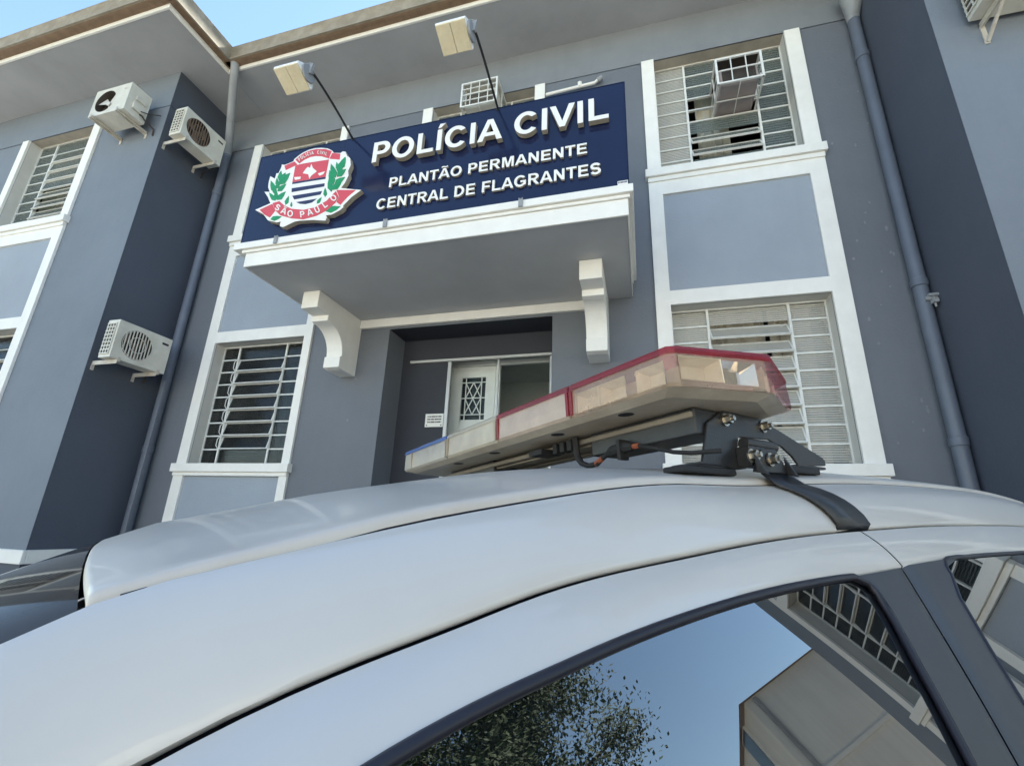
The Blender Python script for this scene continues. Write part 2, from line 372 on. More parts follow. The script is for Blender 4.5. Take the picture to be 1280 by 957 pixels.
pane_cache = {}
def pane_mesh(w_, h_, m):
    k = (round(w_, 3), round(h_, 3), m)
    if k not in pane_cache:
        q = MB(); q.box(0, w_, -.003, .003, 0, h_); pane_cache[k] = q.mesh('pane', M[m])
    return pane_cache[k]
sash_cache = {}
def sash_mesh(w_, h_):
    k = (round(w_, 3), round(h_, 3))
    if k not in sash_cache:
        q = MB(); t = .014; d = .012
        q.box(0, w_, -d, d, -h_ / 2, -h_ / 2 + t); q.box(0, w_, -d, d, h_ / 2 - t, h_ / 2)
        q.box(0, t, -d + .002, d - .002, -h_ / 2 + t, h_ / 2 - t); q.box(w_ - t, w_, -d + .002, d - .002, -h_ / 2 + t, h_ / 2 - t)
        sash_cache[k] = q.mesh('sash', M['steel'])
    return sash_cache[k]
def window(xs_, z0, z1, y, rows, styles, open_rows, angle, fixed_mid=(), skip=None, curtain=None, wavy=False):
    """xs_: left edge, the two mullions, right edge; styles: a glass for each column; open_rows: rows of the middle column that pivot"""
    yg = y + .17; x0, xa, xb, x1 = xs_
    f = MB(); t = .02
    f.box(x0, x0 + t, yg - .018, yg + .018, z0, z1); f.box(x1 - t, x1, yg - .018, yg + .018, z0, z1)
    f.box(x0 + t, x1 - t, yg - .018, yg + .018, z0, z0 + t); f.box(x0 + t, x1 - t, yg - .018, yg + .018, z1 - t, z1)
    zr = [z0 + t + (z1 - z0 - 2 * t) * i / rows for i in range(rows + 1)]
    for xm in (xa, xb): f.box(xm - .013, xm + .013, yg - .022, yg + .022, z0 + t, z1 - t)
    for i in range(1, rows):
        f.box(x0 + t, xa - .013, yg - .016, yg + .016, zr[i] - .009, zr[i] + .009); f.box(xb + .013, x1 - t, yg - .016, yg + .016, zr[i] - .009, zr[i] + .009)
        if i - 1 not in open_rows and i not in open_rows: f.box(xa + .013, xb - .013, yg - .016, yg + .016, zr[i] - .009, zr[i] + .009)
    w_ = f.build('window', M['steel'], B)
    rv = MB(); d0, d1 = y + .002, y + .3; e = .004
    rv.quad((x0 - .0 + e, d0, z0 + e), (x0 + e, d1, z0 + e), (x0 + e, d1, z1 - e), (x0 + e, d0, z1 - e)); rv.quad((x1 - e, d0, z0 + e), (x1 - e, d1, z0 + e), (x1 - e, d1, z1 - e), (x1 - e, d0, z1 - e))
    rv.quad((x0, d0, z1 - e), (x1, d0, z1 - e), (x1, d1, z1 - e), (x0, d1, z1 - e), 1)
    rv.build('reveal', [M['reveal'], M['lintel'] if z1 > 5 else M['reveal']], w_, 'open')
    for c, (a, b_) in enumerate(((x0 + t, xa - .013), (xa + .013, xb - .013), (xb + .013, x1 - t))):
        for i in range(rows):
            h_ = zr[i + 1] - zr[i]
            if skip and skip(c, i): continue
            if c == 1 and i in open_rows:
                hh = h_ + .004; ang = angle(i) if callable(angle) else angle
                s_ = inst('sash', sash_mesh(b_ - a - .004, hh), w_, (a + .002, yg - .004, zr[i] + h_ / 2), (R(ang), 0, 0))
                p = inst('pane', pane_mesh(b_ - a - .032, hh - .03, styles[1]), w_)
                p.location = Vector((a + .016, yg - .004, zr[i] + h_ / 2)) + Matrix.Rotation(R(ang), 3, 'X') @ Vector((0, 0, -(hh - .03) / 2)); p.rotation_euler = (R(ang), 0, 0)
            else:
                inst('pane', pane_mesh(b_ - a, h_ - .018, styles[c]), w_, (a, yg, zr[i] + .009))
    if curtain:
        for (ca, cb, m) in curtain:
            P = []; n = int((cb - ca) / .02)
            for i in range(n + 1):
                x = ca + (cb - ca) * i / n; yy = y + .40 + .025 * math.sin(x * 41) + .015 * math.sin(x * 73 + 1)
                P.append([(x, yy, z1 + .05), (x, yy, z0 - .05)])
            c_ = MB().grid(P).build('curtain', M[m], w_, 'open')
    if wavy:
        q = MB()
        for xm, s_ in ((xa, 1), (xb, -1)):
            for i in range(1, rows - 1):
                pts = [(xm, yg - .03, zr[i] + .005), (xm - s_ * .02, yg - .05, zr[i] + .05), (xm - s_ * .02, yg - .05, zr[i + 1] - .05), (xm, yg - .03, zr[i + 1] - .005)]
                q.tube(pts, .006, 5)
        split(q, 'stay_bar', M['steel'], w_)
    return w_
mid = lambda n: set(range(1, n - 1))
window((colL[0], -5.70, -4.86, colL[1]), *LO, 0, 9, ('pane_dark',) * 3, mid(9), -14, wavy=True)
window((colR[0], .775, 1.59, colR[1]), *LO, 0, 9, ('pane_reed',) * 3, mid(9), lambda i: -38 if i in (6, 7) else -26, curtain=[(1.44, 1.86, 'curtain'), (.3835, .80, 'blind'), (.82, 1.40, 'curtain')])
cage_skip = lambda c, i: c == 1 and i in (4, 5, 6, 7) and False
window((colR[0], .77, 1.60, colR[1]), *UO, 0, 9, ('pane_reed', 'pane_mid', 'pane_mid'), {1, 2}, -34, skip=lambda c, i: c == 1 and i in (4, 5), curtain=[(.40, .76, 'curtain'), (.9, 1.3, 'blind')])
window((colL[0], -5.70, -4.86, colL[1]), *UO, 0, 9, ('pane_mid',) * 3, mid(9), -12)
window((colM[0], -2.45, -1.64, colM[1]), *UO, 0, 9, ('pane_mid',) * 3, set(), -12, skip=lambda c, i: c == 1 and i in (6, 7))
window((wL[0], -9.55, -8.62, wL[1]), *UO, YW, 9, ('pane_mid',) * 3, mid(9), lambda i: -24 if i < 4 else -8, curtain=[(wL[0], -9.2, 'blind')])
window((wL[0], -9.55, -8.62, wL[1]), *LO, YW, 9, ('pane_dark',) * 3, mid(9), -12)
window((wRc[0], 5.62, 6.36, wRc[1]), *LO, YW, 9, ('pane_dark',) * 3, mid(9), -12)
window((wRc[0], 5.62, 6.36, wRc[1]), *UO, YW, 9, ('pane_dark',) * 3, mid(9), -12)

for z_ in (LO, UO): window((wRb[0], 4.08, 4.46, wRb[1]), *z_, YW, 9, ('pane_dark',) * 3, mid(9), -12)
# eaves: soffit, cream lip, gutter
def eave(y0, y1, x0, x1):
    pass
b = MB()
XA, XB = -6.13, XR - .72     # side edges of the wing eaves
YE, YF = -.80, -1.81         # front edges of main and wing eaves
b.box(XA + .002, XB - .002, YE, .3, ZS, ZS + .05)
b.box(-12.2, XA, YF, .3, ZS - .003, ZS + .05); b.box(XB, 8.1, YF, .3, ZS - .003, ZS + .05)
b.build('soffit', M['soffit'], B)
b = MB()
lip = .035
b.box(XA, XB, YE - lip, YE - .001, ZS - .005, ZS + .10)
b.box(-12.2, XA + lip, YF - lip, YF - .001, ZS - .008, ZS + .10); b.box(XB - lip, 8.1, YF - lip, YF - .001, ZS - .008, ZS + .10)
b.box(XA + .001, XA + lip, YF, YE - lip - .001, ZS - .008, ZS + .10); b.box(XB - lip, XB - .001, YF, YE - lip - .001, ZS - .008, ZS + .10)
b.build('eave_fascia', M['trim'], B, bevel=.006)
def gutter_run(p0, p1, out):
    # box gutter profile swept along a straight eave, with a rolled outer lip
    o = Vector((*out, 0)); b = MB(); P = []
    prof = [(.0, .06), (.03, .052), (.115, .052), (.128, .062), (.128, .30), (.140, .315), (.128, .33), (.110, .325), (.110, .08), (.0, .08)]
    for p in (p0, p1): P.append([Vector((*p, ZS)) + o * a + Vector((0, 0, z)) for a, z in prof])
    b.grid(P[:2])
    for i, f in enumerate(b.f): b.mi[i] = 1 if i < 2 else 0
    b.bar(Vector((*p0, ZS + .064)) + o * .134, Vector((*p1, ZS + .064)) + o * .134, .018, .022)
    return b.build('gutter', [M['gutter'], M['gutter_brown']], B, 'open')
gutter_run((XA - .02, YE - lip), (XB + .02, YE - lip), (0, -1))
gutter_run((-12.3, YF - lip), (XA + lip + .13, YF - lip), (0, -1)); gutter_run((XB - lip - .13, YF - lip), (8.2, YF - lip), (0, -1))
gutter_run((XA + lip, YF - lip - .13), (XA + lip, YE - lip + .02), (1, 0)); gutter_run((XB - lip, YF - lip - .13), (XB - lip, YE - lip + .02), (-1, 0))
b = MB()
def hip(x0, x1, y0, y1, z, h, r):
    b.add([(x0, y0, z), (x1, y0, z), (x1, y1, z), (x0, y1, z), (x0 + r, (y0 + y1) / 2, z + h), (x1 - r, (y0 + y1) / 2, z + h)], [(0, 1, 5, 4), (1, 2, 5), (2, 3, 4, 5), (3, 0, 4), (0, 3, 2, 1)])
hip(-12.2, 8.1, YE, 9.8, ZS + .12, 1.5, 5); hip(-12.2, XA, YF, 6, ZS + .11, .9, 2.8); hip(XB, 8.1, YF, 6, ZS + .11, .9, 2.8)
b.build('roof', M['tile'], B)

# small chips where pale undercoat shows through the wall paint
rc = random.Random(11); b = MB()
chips = [(x, -.0016 if z < ZC else -.0056, z) for x, z in [(2.559, 4.514), (2.547, 4.224), (2.43, 4.018), (2.362, 3.649), (2.472, 3.842), (2.517, 2.659), (2.543, 2.594), (2.545, 2.562), (2.791, 3.137), (2.614, 5.878), (2.866, 6.299)]] + [(rc.uniform(2.2, 2.6), -.0016, rc.uniform(2.2, 6.5)) for _ in range(14)] + [(rc.uniform(-3.9, -3.2), -.0016, rc.uniform(2.2, 3.7)) for _ in range(4)]
for x, y_, z in chips:
    r_ = rc.uniform(.006, .018); h_ = r_ * rc.uniform(.8, 2.6); n = 7
    b.prism([(x + r_ * rc.uniform(.5, 1) * math.cos(2 * math.pi * k / n), z + h_ * rc.uniform(.5, 1) * math.sin(2 * math.pi * k / n)) for k in range(n)], 'y', y_ , y_ + .003)
tag(b.build('paint_chip', M['wall_top'], B), kind='stuff')
# canopy with corbels
b = MB(); b.box(-4.045, -.03, -1.505, -.002, 3.978, 4.20); can = b.build('canopy', M['canopy'], B)
b = MB()
b.box(-4.056, -.017, -1.53, -1.507, 3.97, 4.135); b.box(-4.10, .0, -1.548, -1.50, 4.137, 4.17); b.box(-4.20, .03, -1.575, -.03, 4.172, 4.25)
b.box(-.028, -.017, -1.505, -.03, 3.97, 4.135); b.box(-.03, .0, -1.50, -.03, 4.137, 4.17); b.box(-4.056, -4.047, -1.505, -.03, 3.97, 4.135); b.box(-4.10, -4.05, -1.50, -.03, 4.137, 4.17)
b.build('cornice', M['trim'], can, bevel=.006)
prof = [(-.001, 3.975), (-.90, 3.975), (-.90, 3.76), (-.69, 3.755), (-.69, 3.685), (-.63, 3.675)]
prof += [(-.63 + .30 * math.sin(a), 3.37 + .305 * math.cos(a)) for a in [R(x) for x in range(8, 90, 9)]]
prof += [(-.33, 3.355), (-.36, 3.352), (-.36, 3.21), (-.29, 3.195), (-.001, 3.195)]
for x0 in (-3.785, -.523): MB().prism(prof, 'x', x0, x0 + .226).build('corbel', M['trim'], can, bevel=.006)
b = MB(); b.box(-3.555, -.528, -.05, -.002, 3.855, 3.974); b.build('canopy_beam', M['trim'], can, bevel=.006)

# entrance: recess, glass door, inner door
EX0, EX1, YB = -3.13, -.958, .42
b = MB()
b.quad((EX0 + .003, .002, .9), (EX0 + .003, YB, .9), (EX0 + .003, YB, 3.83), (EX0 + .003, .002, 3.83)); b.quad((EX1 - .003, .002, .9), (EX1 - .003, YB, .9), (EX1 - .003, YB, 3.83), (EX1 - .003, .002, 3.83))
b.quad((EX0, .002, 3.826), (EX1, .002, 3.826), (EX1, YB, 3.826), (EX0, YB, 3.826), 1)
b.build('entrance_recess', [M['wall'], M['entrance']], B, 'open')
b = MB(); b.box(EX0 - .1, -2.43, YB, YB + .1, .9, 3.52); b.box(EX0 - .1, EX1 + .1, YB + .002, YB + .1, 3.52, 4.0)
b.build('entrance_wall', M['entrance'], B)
b = MB(); b.box(EX0 - .15, EX1 + .15, -.35, 2.6, -.7, 1.28); b.build('entrance_floor', M['concrete'], B)
for k in range(7): q = MB(); q.box(EX0 - .15, EX1 + .15, -.352 - .28 * (k + 1), -.352 - .28 * k - .002, -.7, 1.28 - .17 * (k + 1)); q.build('step', M['concrete'], B, bevel=.01)
b = MB(); b.box(EX0 + .14, EX1 + .2, YB - .05, YB - .003, 3.478, 3.512)
b.box(-2.43, -2.385, YB - .045, YB - .006, 1.28, 3.47); b.box(-1.745, -1.725, YB - .03, YB - .006, 1.28, 3.47); b.box(-1.06, -1.03, YB - .04, YB - .006, 1.28, 3.47)
gd = b.build('glass_door', M['alu'], B, bevel=.003)
for a, c in ((-2.385, -1.745), (-1.725, -1.06)):
    q = MB(); q.box(a, c, YB - .022, YB - .014, 1.28, 3.468); q.build('pane', M['door_glass'], gd)
YD = .72
b = MB()
b.box(-2.58, -2.51, YD - .03, YD + .03, 1.28, 3.56); b.box(-2.58, -.9, YD - .031, YD + .031, 3.50, 3.575); b.box(-1.86, -1.80, YD - .03, YD + .03, 1.28, 3.50)
dr = b.build('door', M['white_metal'], B, bevel=.004)
lf = MB(); lx0, lx1, gx0, gx1, gz0, gz1 = -2.505, -1.865, -2.345, -2.0, 2.75, 3.34
lf.box(lx0, gx0, YD - .02, YD + .02, 1.28, 3.495); lf.box(gx1, lx1, YD - .02, YD + .02, 1.28, 3.495); lf.box(gx0, gx1, YD - .02, YD + .02, gz1, 3.495); lf.box(gx0, gx1, YD - .02, YD + .02, 1.28, gz0)
lf.build('door_leaf', M['white_metal'], dr, bevel=.004)
q = MB(); yy = YD - .012
for x in (gx0 + .06, gx1 - .06): q.bar((x, yy, gz0), (x, yy, gz1), .012, .012)
for z in (gz0 + .07, gz0 + .3, gz1 - .07): q.bar((gx0, yy, z), (gx1, yy, z), .012, .012)
xa, xb = gx0 + .06, gx1 - .06; n = 2
for i in range(2):
    x0, x1 = xa + (xb - xa) * i / 2, xa + (xb - xa) * (i + 1) / 2
    for k in range(2):
        z0, z1 = gz0 + .07 + (gz1 - gz0 - .14) * k / 2, gz0 + .07 + (gz1 - gz0 - .14) * (k + 1) / 2
        q.bar((x0, yy - .004, z0), (x1, yy - .004, z1), .012, .012); q.bar((x0, yy - .008, z1), (x1, yy - .008, z0), .012, .012)
q.build('lattice', M['white_metal'], dr)
q = MB(); q.box(gx0, gx1, YD + .005, YD + .01, gz0, gz1); q.build('pane', M['pane_dark'], dr)
b = MB(); b.box(EX0 - .4, -.5, 2.3, 2.4, 1.28, 3.9); b.box(EX0 - .4, -.5, YB + .12, 2.3, 3.75, 3.8)
for z in (2.95, 3.05): b.box(-1.78, -.6, 1.6, 1.63, z, z + .02)
b.build('hall_wall', M['hall'], B)
nt_ = thing('notice_sign', 'small white notice plate with three lines of print on the dark entrance wall', 'notice', (-2.577, YB - .001, 2.685))
b = MB(); b.box(-.127, .127, -.012, 0, -.087, .087); b.build('plate', M['paper'], nt_, bevel=.002)
b = MB()
rn = random.Random(3)
for i, z in enumerate((.040, .004, -.032)):
    x = -.095
    while x < .095:
        wd = rn.uniform(.008, .02); b.box(x, min(x + wd, .1), -.0135, -.012, z, z + .018); x += wd + rn.choice((.003, .003, .007))
for x in (-.10, .10): b.box(x - .008, x + .008, -.0135, -.012, -.072, -.058)
b.build('printed_lines', M['dark_plastic'], nt_)

# ---------------------------------------------------------------- sign with letters and emblem
YSG = -1.53
SG = thing('police_sign', 'long navy police sign with white raised letters and state emblem above the entrance canopy', 'sign', (-2.08, YSG, 4.25))
def sgb(mb, name, mats, **k):
    o = mb.build(name, mats, SG, **k); o.matrix_parent_inverse = Matrix.Translation((-2.08, YSG, 4.25)).inverted(); return o
b = MB(); b.box(-4.160, -.007, YSG, YSG + .07, 4.252, 5.44); sgb(b, 'panel', M['sign'], bevel=.003)
b = MB()
for x in (-4.166, -.007): b.box(x, x + .006, YSG - .004, YSG + .072, 4.252, 5.444)
b.box(-4.16, -.007, YSG - .004, YSG + .072, 5.44, 5.446); sgb(b, 'edge_trim', M['sign'])
b = MB()
for px in (-3.66, -2.36, -.98):
    b.box(px, px + .04, -1.592, -1.577, 4.17, 4.262); b.box(px + .008, px + .032, -1.592, YSG, 4.2522, 4.262)
split(b, 'clip', M['pipe_grey'], SG, adj=Matrix.Translation((-2.08, YSG, 4.25)).inverted())

from mathutils.geometry import tessellate_polygon
def arc(cx, cy, rx, ry, a0, a1, n=14): return [(cx + rx * math.cos(R(a0 + (a1 - a0) * i / n)), cy + ry * math.sin(R(a0 + (a1 - a0) * i / n))) for i in range(n + 1)]
def sweep(path, hw):
    l, r = [], []
    for i, p in enumerate(path):
        a, b_ = path[max(i - 1, 0)], path[min(i + 1, len(path) - 1)]; d = Vector((b_[0] - a[0], b_[1] - a[1])).normalized()
        l.append((p[0] - d.y * hw, p[1] + d.x * hw)); r.append((p[0] + d.y * hw, p[1] - d.x * hw))
    return l + r[::-1]
A_ = ([(0, 0), (.22, 0), (.295, .22), (.715, .22), (.79, 0), (1.01, 0), (.62, 1), (.39, 1)], [(.355, .39), (.655, .39), (.505, .80)])
I_ = [(.1, 0), (.3, 0), (.3, 1), (.1, 1)]
# bold sign-maker capitals: (advance, [(outline, hole...), ...]) with cap height 1
GL = {
 'I': (.40, [(I_,)]), 'Í': (.40, [(I_,), ([(.11, 1.08), (.23, 1.08), (.42, 1.28), (.18, 1.28)],)]),
 'L': (.85, [([(.1, 0), (.81, 0), (.81, .175), (.3, .175), (.3, 1), (.1, 1)],)]),
 'O': (1.09, [(arc(.545, .5, .49, .52, 0, 350, 35), arc(.545, .5, .28, .345, 0, 350, 35))]),
 'C': (1.01, [(arc(.52, .5, .475, .52, 38, 322, 30) + arc(.52, .5, .265, .345, 316, 44, 26),)]),
 'G': (1.09, [(arc(.54, .5, .49, .52, 38, 318, 30) + [(1.0, .13), (1.0, .54), (.56, .54), (.56, .375), (.79, .375), (.79, .235)] + arc(.54, .5, .28, .345, 308, 46, 24),)]),
 'S': (.93, [(sweep(arc(.46, .715, .285, .20, 15, 265, 16) + arc(.465, .30, .29, .215, 85, -165, 16), .1),)]),
 'P': (.93, [([(.1, 0), (.3, 0), (.3, .37)] + arc(.52, .685, .355, .315, -90, 90, 14) + [(.1, 1)], [(.3, .535)] + arc(.50, .685, .155, .15, -90, 90, 10) + [(.3, .835)])]),
 'R': (1.01, [([(.1, 0), (.3, 0), (.3, .41), (.43, .41), (.72, 0), (.96, 0), (.66, .435)] + arc(.56, .715, .355, .285, -62, 90, 14) + [(.1, 1)], [(.3, .57)] + arc(.53, .705, .165, .135, -90, 90, 10) + [(.3, .84)])]),
 'D': (1.01, [([(.1, 0)] + arc(.43, .5, .51, .5, -90, 90, 20) + [(.1, 1)], [(.3, .17)] + arc(.43, .5, .30, .33, -90, 90, 16) + [(.3, .83)])]),
 'A': (1.01, [A_]), 'Ã': (1.01, [A_, (sweep([(.24, 1.10), (.30, 1.17), (.38, 1.185), (.50, 1.15), (.62, 1.115), (.70, 1.13), (.77, 1.20)], .05),)]),
 'V': (.93, [([(.365, 0), (.565, 0), (.935, 1), (.715, 1), (.47, .26), (.22, 1), (0, 1)],)]),
 'N': (1.01, [([(.1, 0), (.29, 0), (.29, .65), (.71, 0), (.91, 0), (.91, 1), (.72, 1), (.72, .36), (.31, 1), (.1, 1)],)]),
 'T': (.85, [([(.325, 0), (.525, 0), (.525, .83), (.82, .83), (.82, 1), (.03, 1), (.03, .83), (.325, .83)],)]),
 'E': (.93, [([(.1, 0), (.86, 0), (.86, .17), (.3, .17), (.3, .425), (.80, .425), (.80, .595), (.3, .595), (.3, .83), (.84, .83), (.84, 1), (.1, 1)],)]),
 'F': (.85, [([(.1, 0), (.3, 0), (.3, .415), (.73, .415), (.73, .585), (.3, .585), (.3, .83), (.80, .83), (.80, 1), (.1, 1)],)]),
 'M': (1.16, [([(.1, 0), (.28, 0), (.28, .77), (.48, 0), (.68, 0), (.88, .77), (.88, 0), (1.06, 0), (1.06, 1), (.77, 1), (.58, .31), (.39, 1), (.1, 1)],)]),
 'U': (1.01, [([(.1, 1)] + arc(.505, .38, .405, .395, 180, 360, 18) + [(.91, 1), (.71, 1)] + arc(.505, .38, .205, .215, 0, -180, 14) + [(.3, 1)],)]),
 ' ': (.42, [])}
def glyph(c, fxy, y0, y1):
    """mesh of one letter; fxy maps glyph units to plane (x, z); y0 back, y1 front"""
    b = MB()
    for loops in GL[c][1]:
        pts = [p for l in loops for p in l]; tri = tessellate_polygon([[Vector((p[0], p[1], 0)) for p in l] for l in loops])
        xy = [fxy(*p) for p in pts]
        b.add([(x, y1, z) for x, z in xy], tri, 0); b.add([(x, y0, z) for x, z in xy], [t[::-1] for t in tri], 0)
        o = 0
        for l in loops:
            n = len(l)
            b.add([(x, y1, z) for x, z in xy[o:o + n]] + [(x, y0, z) for x, z in xy[o:o + n]], [(i, (i + 1) % n, n + (i + 1) % n, n + i) for i in range(n)], 1); o += n
    return b.mesh('letter', [M['letter'], M['letter_side']])
def letters(s_, x0, x1, zb, cap_h, y_back, y_front):
    """one raised letter per object, laid out between x0 and x1"""
    k = (x1 - x0) / sum(GL[c][0] for c in s_); x = x0
    for c in s_:
        if c != ' ':
            o = inst('letter', glyph(c, lambda u, v: (u * k, v * cap_h), (y_back - y_front) / 2, (y_front - y_back) / 2), SG); o.matrix_parent_inverse = Matrix.Translation((-2.08, YSG, 4.25)).inverted()
            o.location = (x, (y_back + y_front) / 2, zb)
        x += GL[c][0] * k
letters('POLÍCIA CIVIL', -2.62, -.145, 4.985, .26, YSG - .012, YSG - .066)
letters('PLANTÃO PERMANENTE', -2.385, -.35, 4.667, .118, YSG - .004, YSG - .026)
letters('CENTRAL DE FLAGRANTES', -2.495, -.23, 4.417, .124, YSG - .004, YSG - .026)
b = MB(); b.box(-.10, -.012, YSG - .002, YSG - .0005, 4.285, 4.325)
sgb(b, 'maker_plate', M['letter'])
b = MB()
for i in range(7): b.box(-.095 + i * .0115, -.087 + i * .0115, YSG - .003, YSG - .002, 4.30, 4.318)
sgb(b, 'maker_print', M['navy'])

# emblem, traced in its own drawing units and mapped onto the sign plane
HM = [0.00114942, -4.94394e-05, -4.31081, 0.000171972, -0.000999419, 5.66905, 9.21862e-05, 0.000101962, 1.0]
def E2(u, v):
    w_ = HM[6] * u + HM[7] * v + 1; return ((HM[0] * u + HM[1] * v + HM[2]) / w_, (HM[3] * u + HM[4] * v + HM[5]) / w_)
EM = None
def emb(name, polys, m, y0, y1, side=None):
    b = MB()
    for p in polys: b.prism([E2(*q) for q in p], 'y', y0, y1, 0, 1 if side else None)
    o = b.build(name, [M[m], M[side]] if side else M[m], EM or SG)
    if EM is None: o.matrix_parent_inverse = Matrix.Translation((-2.08, YSG, 4.25)).inverted()
    return o
sil = [(38, 688), (190, 622), (165, 560), (130, 508), (185, 508), (168, 465), (172, 420), (190, 352), (235, 378), (250, 325), (272, 322), (300, 262), (305, 238), (335, 240), (420, 205), (430, 182), (475, 145), (520, 115), (580, 88), (640, 74), (700, 70), (760, 76), (808, 98), (822, 121), (890, 122), (912, 105), (942, 110), (955, 150), (985, 172), (992, 240), (965, 300), (970, 345), (935, 415), (895, 470), (960, 478), (1095, 490), (1000, 560), (915, 645), (918, 660), (885, 690), (800, 735), (745, 742), (752, 765), (735, 795), (620, 788), (480, 796), (430, 805), (320, 858), (286, 852), (286, 822), (300, 805), (250, 812), (165, 792), (120, 730)]
y = YSG - .004
EM = emb('emblem', [sil], 'letter', y, y - .055, 'letter_side')
yf = y - .055
def E_part(name, polys, m, k):
    for p in polys: emb(name, [p], m, yf - .0003, yf - .002 - .0015 * k)
E_part('ribbon', [[(440, 190), (480, 155), (530, 122), (590, 97), (650, 84), (740, 84), (803, 104), (775, 178), (700, 155), (640, 153), (590, 163), (530, 190), (480, 228)],
                  [(330, 250), (432, 207), (462, 238), (345, 293)], [(808, 122), (888, 130), (882, 188), (780, 180)]], 'red', 0)
E_part('shield_top', [[(440, 250), (480, 236), (530, 226), (775, 188), (742, 358), (410, 414)]], 'red', 0)
E_part('shield_map', [[(515, 325), (545, 282), (565, 262), (588, 272), (600, 232), (615, 272), (655, 306), (630, 326), (600, 348), (580, 380), (570, 335)],
                      [(430, 365), (495, 360), (490, 383), (437, 393)], [(665, 328), (735, 306), (718, 335), (682, 350)]], 'letter', 1)
E_part('shield_stripe', [[(410, 416), (742, 360), (740, 380), (408, 433)], [(404, 474), (733, 424), (727, 456), (402, 513)], [(410, 549), (707, 501), (690, 536), (428, 586)], [(448, 612), (655, 577), (605, 615), (540, 632), (485, 628)]], 'navy', 0)
def leaf(b0, t0, wd=.26):
    b0, t0 = Vector(b0), Vector(t0); d = t0 - b0; n_ = Vector((-d.y, d.x)) * wd
    return [tuple(b0), tuple(b0 + d * .3 + n_), tuple(b0 + d * .65 + n_ * .7), tuple(t0), tuple(b0 + d * .65 - n_ * .7), tuple(b0 + d * .3 - n_)]
lv = [((240, 600), (178, 515)), ((245, 595), (250, 490)), ((258, 592), (345, 505)), ((238, 540), (232, 440)), ((240, 520), (195, 395)), ((262, 505), (350, 430)), ((262, 455), (258, 370)), ((275, 440), (388, 322)), ((280, 400), (300, 300)), ((245, 480), (290, 410)), ((290, 400), (345, 320))]
lv += [((800, 510), (775, 380)), ((812, 490), (905, 400)), ((820, 440), (783, 295)), ((835, 430), (935, 365)), ((840, 370), (798, 232)), ((855, 360), (945, 285)), ((870, 300), (855, 215)), ((890, 285), (940, 165)), ((835, 470), (880, 395)), ((870, 330), (905, 200))]
for i, (p, q) in enumerate(lv): emb('laurel_leaf', [leaf(p, q, .22)], 'green', yf - .0003, yf - .002 - .0004 * i)
for p, q in (((342, 640), (376, 550)), ((398, 662), (403, 608)), ((738, 562), (738, 468)), ((655, 628), (703, 562)), ((190, 785), (305, 755)), ((738, 702), (892, 655))): emb('laurel_leaf', [leaf(p, q, .2)], 'green', yf - .0003, yf - .003)
E_part('ribbon', [[(215, 622), (282, 603), (330, 645), (400, 678), (520, 690), (640, 663), (750, 600), (845, 503), (872, 560), (838, 620), (760, 690), (650, 748), (520, 783), (400, 773), (290, 743), (235, 690)],
                  [(85, 688), (212, 630), (238, 700), (185, 765), (130, 735)], [(850, 492), (1042, 492), (960, 560), (888, 638), (850, 612), (876, 560)]], 'red', 1)
def emb_text(chars, hgt, wk):
    for c, (u, v), ang in chars:
        a = R(ang); w_ = GL[c][0]
        def fxy(gu, gv):
            x, yv = (gu - w_ / 2) * hgt * wk, (gv - .5) * hgt
            return E2(u + x * math.cos(a) + yv * math.sin(a), v + x * math.sin(a) - yv * math.cos(a))
        inst('letter', glyph(c, fxy, yf - .004, yf - .0075), EM)
emb_text([('S', (268, 668), 33), ('Ã', (330, 702), 22), ('O', (392, 728), 10), ('P', (512, 735), -6), ('A', (588, 714), -16), ('U', (660, 690), -26), ('L', (735, 640), -36), ('O', (822, 572), -46)], 62, .92)
emb_text([(c, p, a) for c, p, a in zip('POLÍCIACIVIL', [(483, 190), (506, 170), (530, 157), (550, 146), (570, 137), (592, 130), (614, 125), (672, 119), (693, 120), (712, 123), (732, 128), (752, 135)], [-40, -36, -32, -28, -24, -18, -12, 0, 6, 10, 14, 20])], 32, .72)

